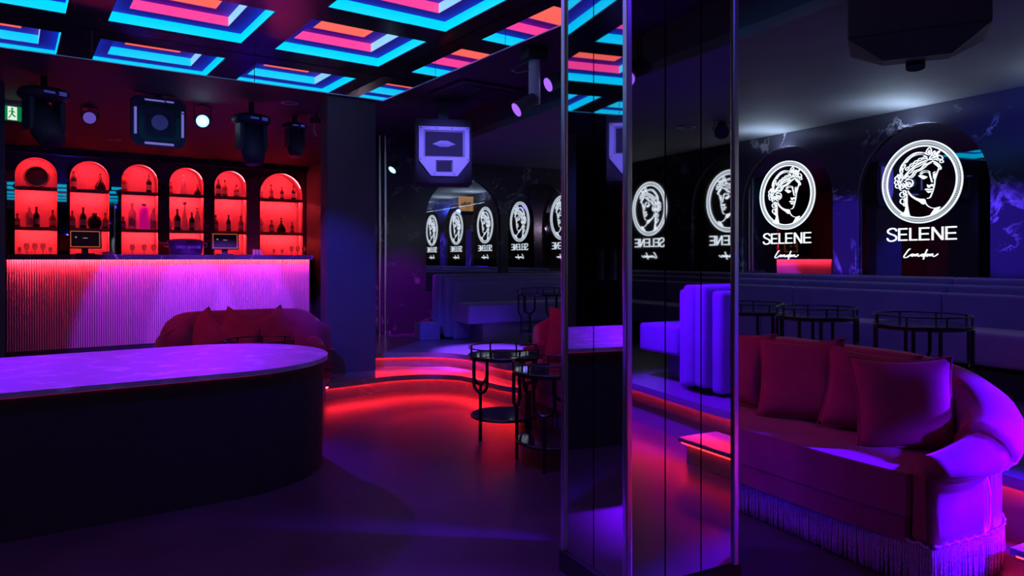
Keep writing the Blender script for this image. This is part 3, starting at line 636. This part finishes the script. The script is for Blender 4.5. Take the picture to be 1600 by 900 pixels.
SL = ['white head medallion sign on the booth wall farthest behind the camera', 'white head medallion sign second farthest behind the camera, reversed in the column mirror', 'white head medallion sign behind the camera near the booth divider', 'white head medallion sign right behind the camera, above the booth divider', 'white head medallion sign just outside the right edge of the frame',
      'large white head medallion sign at right, above the table with the blue lit leg', 'smaller white head medallion sign left of the veined marble pier, reflecting the red bar', 'white head medallion sign hidden behind the mirrored column', 'white head medallion sign nearest the far wall, hidden behind the column']
s0 = make_sign(SL[0], SY[0])
for y, l in zip(SY[1:], SL[1:]): dup(s0, l, (5.58, y, 0))

# ------------------------------------------------------------------ banquettes
def wall_bench(label, y0, y1):
    t = thing('banquette', label, 'banquette', (5.55, y0, .29)); L = y1-y0; n = max(1, round(L/1.35)); s = L/n
    MB().box((-.33, L/2, .085), (.5, L, .17)).build('base', M['dark'], t)
    for k in range(n):
        c = s*(k+.5)
        MB().box((-.05, c, .385), (.1, s-.006, .77), bev=.03).build('back_panel', M['blue'], t, smooth=True)
        MB().box((-.13, c, .365), (.07, s-.008, .71), bev=.03).build('back_panel', M['blue'], t, smooth=True)
        MB().box((-.20, c, .335), (.08, s-.010, .65), bev=.03).build('back_panel', M['blue'], t, smooth=True)
        MB().box((-.42, c, .315), (.46, s-.008, .22), bev=.03).build('seat_cushion', M['blue'], t, smooth=True)
wall_bench('long blue velvet banquette under the white medallion signs along the right wall', .49, 7.37)
wall_bench('blue velvet banquette on the right wall behind the camera, beyond the booth divider', -4.8, -.13)
def divider(label, x0, x1, yc, seats=(-1, 1)):
    t = thing('booth_divider', label, 'banquette', ((x0+x1)/2, yc, .29)); L = x1-x0
    for k, (dy, th, h, ext, z0) in enumerate([(-.055, .11, .735, .0, .05), (.055, .11, .735, .0, .05), (-.16, .10, .70, -.05, .02), (.16, .10, .70, -.05, .02), (-.25, .08, .645, -.12, .0), (.25, .08, .645, -.12, .0)]):
        MB().box((-ext/2, dy, (z0+h)/2), (L+ext, th, h-z0), bev=.035).build('back_roll', M['blue'], t, smooth=True)
    for s in seats:
        MB().box((-.26, s*.50, .318), (L-.72, .44, .21), bev=.03).build('seat_cushion', M['blue'], t, smooth=True)
        MB().box((-.16, s*.46, .107), (L-.95, .34, .214)).build('plinth', M['pmarble'], t)
    return t
divider('blue velvet booth divider with rounded ribbed end, reflected in the column mirror', 3.30, 5.5, .18)
divider('dark blue velvet booth divider before the glass arches at the far wall', 3.0, 5.5, 7.68, (-1,))
pb = thing('reflection_cube', 'low blue cube standing in for a mirror reflection by the far booth', 'reflection_cube', (2.87, 7.60, .29))  # solid cube added where only a mirror reflection shows
MB().box((0, 0, .095), (.22, .26, .19), bev=.012).build('cushion', M['blue'], pb, smooth=True); MB().box((0, 0, .004), (.2, .24, .008)).build('base', M['dark'], pb)

# ------------------------------------------------------------------ sofas
def upath(a, d, Rr, n=10):
    p = [(a, -d), (a, -d*.5), (a, 0)]
    p += [(a-Rr+Rr*math.cos(t), d-Rr+Rr*math.sin(t)) for t in [PI/2*i/n for i in range(n+1)]]
    m_ = 8
    p += [((a-Rr)*(1-2*i/m_), d+.0) for i in range(1, m_)]
    p += [(-a+Rr+Rr*math.cos(t), d-Rr+Rr*math.sin(t)) for t in [PI/2+PI/2*i/n for i in range(n+1)]]
    p += [(-a, 0), (-a, -d*.5), (-a, -d)]
    return p
def resample(p, step):
    out = [p[0]]; acc = 0
    for a, b_ in zip(p, p[1:]):
        L = math.hypot(b_[0]-a[0], b_[1]-a[1]); s = step-acc
        while s <= L: out.append((a[0]+(b_[0]-a[0])*s/L, a[1]+(b_[1]-a[1])*s/L)); s += step
        acc = (acc+L) % step if s > L else 0
        acc = L-(s-step)
    return out
def sofa(label, loc, rz, L, D, ztop=.77, zarm=.50, step=.0125, drop=1.35):
    t = thing('sofa', label, 'sofa', loc, rz); a = L/2; d = D/2
    P = resample(upath(a-.09, d-.09, min(.38, d)), .05); n = len(P)
    nrm = []
    for i, p in enumerate(P):
        u = P[max(i-1, 0)]; v = P[min(i+1, n-1)]; tx, ty = v[0]-u[0], v[1]-u[1]; l = math.hypot(tx, ty); nrm.append((ty/l, -tx/l))
    if nrm[n//2][1] < 0: nrm = [(-x, -y) for x, y in nrm]
    def hh(i):
        s = min(i, n-1-i)*.05/(D*drop); s = min(1, s); return zarm+(ztop-zarm)*(.5-.5*math.cos(PI*s))
    def g2(i): return .42+.58*min(1, min(i, n-1-i)*.05/.6)
    secs = []
    for i in range(n):
        h = hh(i); g_ = .45+.55*min(1, min(i, n-1-i)*.05/.45); q_ = g2(i); prof = [(-.17*q_, .19), (-.165*q_, .30), (-.16*q_, h-.12*g_), (-.145*q_, h-.05*g_), (-.11*q_, h-.012*g_), (-.05*q_, h), (.01, h-.015*g_), (.06*g_, h-.05*g_), (.085*g_, h-.10*g_), (.07*g_, h-.14*g_), (.03*g_, h-.16*g_), (0, h-.165*g_), (.0, .30), (0, .175), (-.08*q_, .17)]
        nx, ny = nrm[i]; secs.append([(P[i][0]+nx*o, P[i][1]+ny*o, z) for o, z in prof])
    MB().sweep(secs).build('back_and_arms', M['red'], t, smooth=True)
    MB().tube([(P[i][0]+nrm[i][0]*.014, P[i][1]+nrm[i][1]*.014, hh(i)-.165*(.45+.55*min(1, min(i, n-1-i)*.05/.45))) for i in range(n)], .006, 6).build('piping', M['redc'], t, smooth=True)
    for e, sg in ((0, -1), (n-1, -1)):
        h = hh(e); x = P[e][0]-nrm[e][0]*.03
        MB().box((P[e][0]-nrm[e][0]*.038, P[e][1]-.006, (h-.06+.19)/2), (.05, .012, h-.26), bev=.004).build('arm_front_panel', M['redc'], t)
        
    # seat
    I = [(P[i][0]-nrm[i][0]*.16*g2(i), P[i][1]-nrm[i][1]*.16*g2(i)) for i in range(n)]
    I = I + [(x_, -d+.09-.075*max(0, math.cos(x_/a*1.75))**.5) for x_ in [(-a+.165)+(2*a-.33)*k/12 for k in range(13)]]
    MB().prism(I, .26, .42).build('seat_cushion', M['red'], t, smooth=False, bevel=.035)
    I2 = [(x*.985, y*.985) for x, y in I]
    MB().prism(I2, .165, .262).build('seat_base', M['red'], t, bevel=.01)
    # fringe and braid
    path = [(P[i][0]+nrm[i][0]*.004, P[i][1]+nrm[i][1]*.004) for i in range(n)]
    front = [(-a+.09+(2*a-.18)*k/12, -d+.075) for k in range(13)]
    path = path + front[1:-1]; path = path + [path[0]]
    path = resample(path, step)
    b = MB(); rnd = random.Random(3)
    for k, (x, y) in enumerate(path):
        jx, jy = rnd.uniform(-.004, .004), rnd.uniform(-.004, .004); ln = rnd.uniform(0, .012)
        b.tube([(x, y, .168), (x+jx*.3, y+jy*.3, .11), (x+jx, y+jy, .05), (x+jx*1.5, y+jy*1.2, .008+ln)], [.0048, .0052, .0054, .0045], 5)
    f = b.build('fringe', M['fringe'], t, smooth=True); f['kind'] = 'stuff'
    MB().tube([(x+.003*math.sin(k*1.2), y+.003*math.cos(k*1.2), .172+.0045*math.sin(k*1.2)) for k, (x, y) in enumerate(path)], .0075, 6).build('braid_trim', M['fringe'], t, smooth=True)
    pts3 = path
    b = MB(); secs = [[(x, y, .150), (x, y, .176)] for x, y in pts3]
    for i in range(len(secs)-1):
        v = [b.b.verts.new(p) for p in (secs[i][0], secs[i+1][0], secs[i+1][1], secs[i][1])]; b.b.faces.new(v)
    b.build('fringe_band', M['fringe'], t)
    MB().prism([(x*.9, y*.86) for x, y in P] + [(-a*.8, -d*.8), (a*.8, -d*.8)], .0, .17).build('plinth', M['dark'], t)
    return t
sofa('large crimson tub sofa with violet lit arm and fringe, right foreground', (2.87, 2.46, 0), R(-92), 2.02, .88, zarm=.49, step=.0105)
sofa('crimson sofa behind the round tables, half hidden by the mirrored column', (2.86, 4.40, 0), R(-97), 1.35, .72, step=.02, drop=.7)
sofa('crimson curved sofa in front of the fluted bar', (*fB(1.60, 6.08), 0), R(7.8-3), 1.32, .72, drop=.85, zarm=.48, step=.02)
def cushion(label, loc, size, rot, group, name='cushion'):
    t = thing(name, label, 'cushion', loc, 0, group); t.rotation_euler = rot
    b = MB(); N = 14; top = {}; bot = {}
    for i in range(N+1):
        for j in range(N+1):
            u = -1+2*i/N; v = -1+2*j/N
            px = u*(1-.10*(1-v*v)*abs(u)**3)*(1+.03*(u*u*v*v)); py = v*(1-.10*(1-u*u)*abs(v)**3)*(1+.03*(u*u*v*v))
            h = .34*(max(0, 1-u**4)*max(0, 1-v**4))**.55 + .012*math.sin(5*u+3*v)*(1-u*u)*(1-v*v)
            edge = i in (0, N) or j in (0, N)
            top[i, j] = b.b.verts.new((px*size/2, py*size/2, h*size/2))
            bot[i, j] = top[i, j] if edge else b.b.verts.new((px*size/2, py*size/2, -h*size/2))
    for i in range(N):
        for j in range(N):
            b.b.faces.new((top[i, j], top[i+1, j], top[i+1, j+1], top[i, j+1]))
            b.b.faces.new((bot[i, j], bot[i, j+1], bot[i+1, j+1], bot[i+1, j]))
    b.build('cover', M['redc'], t, smooth=True)
    e = [(-1, -1), (-.97, 0), (-1, 1), (0, .97), (1, 1), (.97, 0), (1, -1), (0, -.97)]
    ring = []
    for k in range(N): ring.append((-1+2*k/N, -1))
    for k in range(N): ring.append((1, -1+2*k/N))
    for k in range(N): ring.append((1-2*k/N, 1))
    for k in range(N): ring.append((-1, 1-2*k/N))
    pts = []
    for u, v in ring:
        px = u*(1-.10*(1-v*v)*abs(u)**3)*(1+.03*(u*u*v*v)); py = v*(1-.10*(1-u*u)*abs(v)**3)*(1+.03*(u*u*v*v)); pts.append((px*size/2, py*size/2, 0))
    MB().tube(pts, .005, 5, True).build('seam_piping', M['redc'], t, smooth=True)
    return t
gs = 'crimson cushions on the near sofa'
# upright cushions leaning on the sofa back: local z faces -X
def lean(yaw, tilt, roll): return (Matrix.Rotation(yaw, 3, 'Z') @ Matrix.Rotation(tilt, 3, 'Y') @ Matrix.Rotation(roll, 3, 'Z')).to_euler()
for l, loc, s, yaw, roll in (('crimson cushion on the near sofa beside the mirrored column', (2.86, 2.86, .61), .40, R(190), 0), ('crimson cushion second from the mirrored column on the near sofa', (2.86, 2.44, .61), .40, R(205), R(4)),
                             ('crimson cushion half covered by the front cushion on the near sofa', (2.92, 2.11, .60), .38, R(205), R(-4)), ('crimson cushion nearest the violet lit arm on the near sofa', (2.83, 1.88, .595), .39, R(226), R(2))):
    cushion(l, loc, s, lean(yaw, R(-72+180-36), roll), gs)
cushion('upright crimson cushion on the sofa behind the round tables', (2.82, 4.45, .63), .42, lean(R(215), R(72), 0), 'crimson cushions on the middle sofa')
for l, xb_, roll, yaw in (('crimson cushion tilted on its corner at the left end of the bar sofa', 1.26, R(34), R(250)), ('crimson cushion standing on its corner in the middle of the bar sofa', 1.56, R(-28), R(262)), ('crimson cushion behind the small tray table on the bar sofa', 1.86, R(26), R(275))):
    cushion(l, (*fB(xb_, 6.13), .575), .36, lean(yaw+BA, R(66), roll), 'crimson cushions on the bar sofa')

# ------------------------------------------------------------------ round tables
def table(label, loc, rz, r=.243, h=.60):
    t = thing('round_table', label, 'table', loc, rz, 'round black tray tables'); S = M['smoke']
    MB().cyl((0, 0, h-.075), (0, 0, h-.05), r-.004, seg=40).build('tabletop', M['tabletop'], t)
    b = MB().tube([(r*math.cos(2*PI*k/40), r*math.sin(2*PI*k/40), h) for k in range(40)], .0045, 6, True)
    b.tube([(r*math.cos(2*PI*k/40), r*math.sin(2*PI*k/40), h-.055) for k in range(40)], .0075, 6, True)
    for k in range(8): a = 2*PI*(k+.5)/8; b.cyl((r*math.cos(a), r*math.sin(a), h-.055), (r*math.cos(a), r*math.sin(a), h), .006, seg=6)
    b.build('rim_rail', S, t)
    MB().cyl((0, 0, .13), (0, 0, .145), r-.025, seg=36).build('lower_shelf', M['tabletop'], t)
    MB().tube([((r-.02)*math.cos(2*PI*k/40), (r-.02)*math.sin(2*PI*k/40), .137) for k in range(40)], .010, 6, True).build('shelf_rim', S, t)
    for k in range(4):
        a = PI/2*k; ca, sa = math.cos(a), math.sin(a); px, py = (r-.012)*ca, (r-.012)*sa; tx, ty = -sa, ca; hwid = .062; zc = h-.22
        b = MB(); b.cyl((px, py, 0), (px, py, zc-hwid), .0105, seg=8)
        arc = [(px+tx*hwid, py+ty*hwid, h-.07)] + [(px+tx*hwid*math.cos(q_), py+ty*hwid*math.cos(q_), zc+hwid*math.sin(q_)) for q_ in [-PI*i/12 for i in range(13)]] + [(px-tx*hwid, py-ty*hwid, h-.07)]
        b.tube(arc, .0105, 7); b.build('leg', S, t)
    return t
t0 = table('round black tray table in front of the curved steps', (2.20, 4.34, 0), R(20))
dup(t0, 'round black tray table nearest the mirrored column', (2.16, 3.61, 0), R(45))
dup(t0, 'round black tray table in front of the bar sofa', (*fB(1.526, 5.42), 0), R(10))
dup(t0, 'round black tray table behind the near sofa, right, with a blue lit leg', (3.86, 2.46, .29), R(38))
dup(t0, 'round black tray table behind the near sofa, middle one', (3.85, 3.15, .29), R(30))
dup(t0, 'round black tray table behind the near sofa beside the column edge', (3.80, 3.69, .29), R(12))
dup(t0, 'round black tray table in the far booth before the glass arches', (3.75, 6.55, .29), R(0))

# ------------------------------------------------------------------ loudspeakers
def speaker(label, loc, rz, top):
    t = thing('loudspeaker', label, 'loudspeaker', loc, rz)       # faces local -y, z centre 0
    W, H_ = .46, .44
    MB().prism([(-.26, -.30), (.26, -.30), (.26, .30), (-.26, .30)], 0, .30, Matrix(((1, 0, 0, 0), (0, 0, 1, .02), (0, 1, 0, 0), (0, 0, 0, 1)))).build('cabinet', M['dark'], t, bevel=.01)
    MT = wallmtx((0, 0, 0), (1, 0, 0), (0, -1, 0))
    out = [(-W/2, .22), (W/2, .22), (W/2, -.09), (.12, -.23), (-.12, -.23), (-W/2, -.09)]
    flat_mesh([out, [(-.19, .19), (.19, .19), (.19, -.06), (-.19, -.06)], [(-.08, -.085), (.08, -.085), (.08, -.195), (-.08, -.195)]], .012).xf(wallmtx((0, -.005, 0), (1, 0, 0), (0, -1, 0))).build('face_plate', M['horn'], t)
    def funnel(x0, x1, z0, z1, d, fx, cz):
        b = MB(); o = [(x0, 0, z0), (x1, 0, z0), (x1, 0, z1), (x0, 0, z1)]; c = [(x0*fx, d, cz-.02), (x1*fx, d, cz-.02), (x1*fx, d, cz+.02), (x0*fx, d, cz+.02)]
        A = [b.b.verts.new(p) for p in o]; Bq = [b.b.verts.new(p) for p in c]
        for i in range(4): b.b.faces.new((A[i], A[(i+1) % 4], Bq[(i+1) % 4], Bq[i]))
        b.b.faces.new(Bq); return b
    funnel(-.19, .19, -.06, .19, .15, .3, .07).build('mid_horn', M['horn'], t); funnel(-.08, .08, -.195, -.085, .09, .3, -.14).build('tweeter_horn', M['horn'], t)
    b = MB(); P_ = [(-.135, .07), (0, .07), (.135, .07)]
    v = {}
    A = [b.b.verts.new(p) for p in ((-.15, .03, .065), (.15, .03, .065), (.07, .05, .135), (-.07, .05, .135), (.08, .05, .01), (-.08, .05, .01), (0, -.005, .067))]
    for f in ((0, 6, 3), (6, 2, 3), (6, 1, 2), (0, 5, 6), (5, 4, 6), (4, 1, 6), (3, 2, 4, 5), (0, 3, 5), (1, 4, 2)): b.b.faces.new([A[i] for i in f])
    b.build('phase_plug', M['horn'], t)
    MB().box((0, .16, (.30+top)/2), (.10, .06, top-.30)).build('ceiling_bracket', M['fixture'], t)
    b = MB()
    for x, z in ((-.21, .205), (-.07, .205), (.07, .205), (.21, .205), (-.215, -.08), (.215, -.08), (-.09, -.213), (.09, -.213)): b.cyl((x, -.018, z), (x, -.022, z), .006, seg=6)
    b.build('screws', M['dark'], t); return t
sp0 = speaker('grey horn loudspeaker in black cabinet hanging before the glass arches', (2.45, 6.05, 2.19), R(-18), .51)
dup(sp0, 'grey horn loudspeaker over the left end of the stage, seen in the column mirror', (-1.02, 5.12, 2.2), R(38))
sp2 = thing('loudspeaker', 'black hanging loudspeaker seen from below at top right', 'loudspeaker', (3.12, 2.02, 2.23), R(-55))
MB().prism([(-.27, -.22), (.27, -.22), (.27, .10), (.18, .19), (.0, .225), (-.18, .19), (-.27, .10)], -.05, .42).build('cabinet', M['dark'], sp2, bevel=.01)
b = MB(); 
secs = [[(-.27, -.22, -.05), (.27, -.22, -.05), (.27, .10, -.05), (-.27, .10, -.05)], [(-.13, -.20, -.16), (.13, -.20, -.16), (.13, .02, -.13), (-.13, .02, -.13)]]
b.sweep(secs).build('tapered_base', M['dark'], sp2); MB().cyl((0, 0, -.06), (0, -.02, -.165), .04, seg=14).build('socket', M['smoke'], sp2)
MB().tube([(-.18, .2, .3), (-.26, .26, .22), (-.24, .28, .10), (-.10, .25, .12), (-.02, .22, .2)], .006, 6).build('cable', M['smoke'], sp2)
MB().box((0, 0, .44), (.08, .08, .06)).build('ceiling_bracket', M['fixture'], sp2)

# ------------------------------------------------------------------ stage lighting fixtures
def moving_head(label, loc, rz, tilt, s=1.0, drop=.06):
    t = thing('moving_head_light', label, 'stage light', loc, rz); s_ = s
    MB().cyl((0, 0, 0), (0, 0, -drop), .025, seg=10).build('clamp', M['smoke'], t)
    MB().lathe([(.11*s, -.09*s), (.15*s, -.075*s), (.165*s, -.05*s), (.15*s, -.015*s), (.11*s, 0)], (0, 0, -drop), 20).build('base', M['fixture'], t, smooth=True)
    b = MB(); b.box((-.05*s, -.158*s, -drop-.05*s), (.07*s, .012, .014*s)); b.box((.04*s, -.158*s, -drop-.048*s), (.05*s, .012, .026*s)); b.build('control_panel', emit('fixture_display', (.1, .12, .9), .25), t)
    for sx in (-1, 1): MB().box((sx*.105*s, 0, -drop-.19*s), (.04*s, .11*s, .24*s), bev=.015*s).build('yoke_arm', M['fixture'], t)
    mx = Matrix.Rotation(tilt, 4, 'X'); T_ = Matrix.Translation((0, 0, -drop-.25*s)) @ mx
    MB().lathe([(.05*s, -.17*s), (.085*s, -.14*s), (.105*s, -.02*s), (.10*s, .10*s), (.078*s, .18*s)], seg=18).xf(T_).build('head', M['fixture'], t, smooth=True)
    MB().cyl((0, 0, .17*s), (0, 0, .176*s), .062*s, seg=18).xf(T_).build('lens', M['screen'], t)
    return t
moving_head('large dark moving head light at left beside the green exit sign', (-.715, 6.95, 2.7), R(35), R(140), 1.15, .10)
moving_head('dark moving head light right of the brightly lit blue lamp', (.93, 7.2, 2.7), R(20), R(160), 1.1, .12)
moving_head('small dark moving head light left of the pillar under the ceiling', (1.42, 7.65, 2.7), R(10), R(175), .8, .08)
def par(label, loc, direction, lens, r=.055, L=.15, drop=.12):
    t = thing('par_light', label, 'stage light', loc, 0); d = Vector(direction).normalized()
    c = Vector((0, 0, -drop)); rot = d.to_track_quat('Z', 'Y').to_matrix().to_4x4(); T_ = Matrix.Translation(c) @ rot
    side = rot.to_3x3() @ Vector((1, 0, 0)); side = Vector((-d.y, d.x, 0)).normalized() if abs(d.z) < .99 else Vector((1, 0, 0))
    MB().tube([c+side*(r+.012), Vector(side*(r+.012))+Vector((0, 0, -.015)), Vector(side*-(r+.012))+Vector((0, 0, -.015)), c-side*(r+.012)], .006, 6).build('bracket', M['smoke'], t)
    MB().cyl((0, 0, 0), (0, 0, -.016), .03, seg=12).build('ceiling_plate', M['fixture'], t)
    MB().lathe([(r*.6, -L*.6), (r*.95, -L*.45), (r, L*.38), (r*1.08, L*.4), (r*1.08, L*.44), (r*.9, L*.44)], seg=20).xf(T_).build('can', M['fixture'], t, smooth=False)
    ln = MB().cyl((0, 0, L*.44), (0, 0, L*.455), r*.92, seg=20).xf(T_).build('lens', M[lens], t)
    if lens == 'lensb': MB().sph((0, 0, L*.46), r*.45, (1, 1, .3), 12).xf(T_).build('bulb', M['lcore'], t)
    return t
def tocam(p, z=2.55): return (-p[0], -p[1], 1.2-z)
par('small violet lamp left of the strobe light', (-.456, 8.06, 2.7), tocam((-.456, 8.06)), 'lensd', .06)
par('brightly lit blue white lamp between strobe and moving head', (.52, 7.5, 2.7), tocam((.52, 7.5)), 'lensb', .062, .15, .16)
par('small round violet lamp in front of the pillar top', (1.90, 7.2, 2.7), tocam((1.9, 7.2)), 'lensd', .05, .12, .10)
par('blue lit lamp standing in for a reflected fixture before the far wall', (2.53, 7.72, 2.7), (-.9, -.3, -.9), 'lensb', .05, .12, .46)  # hung lamp added in place of a fixture's reflection in the far wall
par('violet lit lamp over the booth seen in the column mirror', (2.90, -.05, 2.7), (-.38, .52, -.72), 'lensv', .075, .16, .24)
par('dark round lamp under the booth ceiling seen in the column mirror', (4.6, -.9, 2.43), (-.6, .6, -.4), 'screen', .06, .12, .08)
# twin spotlight near the column
tw = thing('twin_spotlight', 'twin spotlight with two violet lenses hanging left of the mirrored column', 'stage light', (2.47, 4.40, 2.7))
MB().box((0, 0, -.045), (.16, .12, .09), bev=.01).build('mounting_box', M['dark'], tw); MB().cyl((0, 0, -.09), (0, 0, -.40), .042, seg=18).build('stem', M['horn'], tw, smooth=False)
for (c, d) in (((-.10, -.05, -.42), (-.84, .08, -.55)), ((.17, -.03, -.22), (-.84, .06, -.42))):
    d = Vector(d).normalized(); T_ = Matrix.Translation(c) @ d.to_track_quat('Z', 'Y').to_matrix().to_4x4()
    cn_ = MB().lathe([(.030, -.10), (.045, -.08), (.052, .06), (.06, .065), (.06, .08), (.05, .08)], seg=20).xf(T_).build('spot_head', M['fixture'], tw)
    MB().cyl((0, 0, .080), (0, 0, .083), .050, seg=20).xf(T_).build('lens', M['lensv'], cn_)
MB().tube([(-.04, 0, -.10), (-.14, -.03, -.15), (-.21, -.05, -.20), (-.16, -.04, -.205), (-.05, -.02, -.17)], .004, 5).build('safety_cable', M['chrome'], tw)
# strobe panel
sr = thing('strobe_light', 'square strobe panel with four pale light bars left of the lit lamp', 'stage light', (.134, 7.23, 2.70), math.atan2(-.134, 7.23)+R(10))
def oct_(h, c): return [(-h+c, -h), (h-c, -h), (h, -h+c), (h, h-c), (h-c, h), (-h+c, h), (-h, h-c), (-h, -h+c)]
MW = wallmtx((0, 0, -.25), (1, 0, 0), (0, -1, -.25))
MB().prism(oct_(.225, .05), -.05, .03, MW).build('housing', M['fixture'], sr); 
flat_mesh([oct_(.17, .03), oct_(.13, .03)], .006).xf(MW @ Matrix.Translation((0, 0, .034))).build('inner_frame', M['smoke'], sr)
MB().cyl((0, 0, .03), (0, 0, .05), .07, seg=20).xf(MW).build('reflector', M['horn'], sr); MB().box((0, 0, .035), (.2, .14, .01)).xf(MW).build('lamp_plate', M['screen'], sr)
for x, y, a, b_ in ((-.195, 0, .02, .24), (.195, 0, .02, .24), (0, -.195, .24, .02), (0, .195, .24, .014)): MB().box((x, y, .034), (a, b_, .008)).xf(MW).build('light_bar', M['bar_lens'], sr)
MB().box((0, .02, -.03), (.06, .06, .06)).build('clamp', M['smoke'], sr)
MB().tube([(.0, -.10, -.03), (.05, -.16, -.12), (.14, -.15, -.17), (.22, -.1, -.18)], .005, 5).build('cable', M['smoke'], sr)
cb = thing('ceiling_speaker_bracket', 'small violet tinted bracket hanging left of the pillar top', 'bracket', (1.60, 7.45, 2.7), BA)
MB().box((0, 0, -.07), (.11, .08, .06), bev=.006).build('box', M['fixture'], cb); MB().cyl((0, 0, 0), (0, 0, -.05), .012, seg=8).build('rod', M['smoke'], cb); MB().tube([(-.02, 0, -.1), (-.03, 0, -.17), (0, 0, -.23)], .012, 6).build('arm', M['horn'], cb)
# recessed downlights, ventilation cassette
for l, x, y, z in (('recessed downlight disc in the ceiling in front of the pillar', 1.93, 7.05, 2.7), ('recessed downlight disc above the back of the bar', -.31, 10.15, 2.7), ('recessed downlight disc in the booth ceiling seen in the mirror', 4.48, -1.23, 2.43), ('recessed downlight disc above the moving head light right', 1.25, 7.0, 2.7)):
    t = thing('downlight', l, 'downlight', (x, y, z)); MB().lathe([(.07, 0), (.085, -.004), (.085, -.010), (.06, -.010), (.055, -.002)], seg=24).build('ring', M['horn'], t); MB().cyl((0, 0, -.003), (0, 0, -.006), .055, seg=20).build('lens', M['screen'], t)
av = thing('air_vent', 'dark square ceiling air vent right of the coffered lights', 'air vent', (2.62, 5.75, 2.70), BA)
MB().box((0, 0, -.012), (.62, .62, .024), bev=.005).build('frame', M['ceil'], av)
for k in range(5): MB().box((-.22+.05*k, 0, -.028), (.022, .5, .008)).build('slat', M['fixture'], av)
MB().box((.15, 0, -.028), (.26, .46, .008)).build('grille', M['dark'], av)

# ------------------------------------------------------------------ exit signs
def exit_sign(label, loc, rz, flip, gm, wm, wd=.33, hg=.16):
    t = thing('exit_sign', label, 'exit sign', loc, rz)
    MB().box((0, 0, 0), (wd, .02, hg), bev=.003).build('panel', M['horn'] if gm == 'green' else M['fixture'], t)
    MB().box((0, -.012, 0), (wd-.02, .004, hg-.02)).build('green_field', M[gm], t)
    s = -1 if flip else 1
    b = MB(); MBX = lambda c, d: b.box((s*c[0], -.015, c[1]), (d[0], .003, d[1]))
    MBX((.07, 0), (.075, .125)); b.build('door_pictogram', M[wm], t)
    b = MB(); T_ = lambda pts, wdt: b.prism([(s*a, c) for a, c in pts], 0, .003, wallmtx((0, -.0165, 0), (1, 0, 0), (0, -1, 0)))
    b.cyl((s*.068, -.0165, .042), (s*.068, -.0195, .042), .010, seg=10)
    for a in (((.062, .03), (.078, .026), (.074, -.008), (.060, -.006)), ((.06, -.004), (.068, -.006), (.046, -.05), (.036, -.05)), ((.066, -.006), (.076, -.008), (.098, -.028), (.090, -.036), (.070, -.02)), ((.062, .028), (.060, .018), (.04, .005), (.038, .012)), ((.076, .026), (.094, .012), (.090, .006), (.076, .016))): T_(a, 0)
    b.build('running_figure', M[gm], t)
    b = MB(); b.prism([(s*a, c) for a, c in ((-.13, 0), (-.085, .045), (-.085, .018), (-.02, .018), (-.02, -.018), (-.085, -.018), (-.085, -.045))], 0, .003, wallmtx((0, -.015, 0), (1, 0, 0), (0, -1, 0))); b.build('arrow', M[wm], t)
    MB().box((0, 0, hg/2+.03), (wd*.9, .05, .05)).build('lamp_housing', M['horn'] if gm == 'green' else M['fixture'], t)
    return t
exit_sign('green emergency exit sign with running figure at the left frame edge', (-1.164, 8.16, 2.585), R(20), False, 'green', 'white', .31, .155)
exit_sign('dim exit sign with arrow above the dark door seen in the column mirror', (-3.2, 8.3, 2.35), R(90), True, 'green2', 'white2', .40, .16)

# ------------------------------------------------------------------ service room behind glass arches
t = thing('lit_picture', 'warm lit cream picture panel glowing behind the glass arch', 'picture', (4.50, 10.22, 2.07)); MB().box((0, 0, 0), (.27, .03, .25), bev=.004).build('frame', M['brown'], t); MB().box((0, -.017, 0), (.25, .004, .23)).build('print', M['warm'], t)
for k in range(4): MB().box((-.06+.04*k, -.02, -.02+.02*(k % 2)), (.03, .002, .06)).build('print_mark', M['handle'], t)
tag(MB().box((5.55, 10.13, 1.62), (.9, .2, .03)).build('wall_shelf', M['shelf']), 'timber wall shelf with bottles in the room behind the glass', 'shelf')
tag(MB().box((4.6, 10.13, 1.20), (2.4, .25, .03)).build('worktop', M['shelf']), 'timber worktop in the room behind the glass arches', 'shelf')
for k in range(6):
    x = 5.2+.12*k; t = thing('bottle', 'amber bottle behind the glass arches, %s from left in its row' % ['first', 'second', 'third', 'fourth', 'fifth', 'sixth'][k], 'bottle', (x, 10.12, 1.635), 0, 'bottles behind the glass arches')
    MB().lathe([(.03, 0), (.034, .01), (.034, .16), (.012, .21), (.011, .26)], seg=10).build('body', M['bamber'], t, smooth=True); MB().cyl((0, 0, .26), (0, 0, .29), .013, seg=8).build('cap', M['cap'], t)
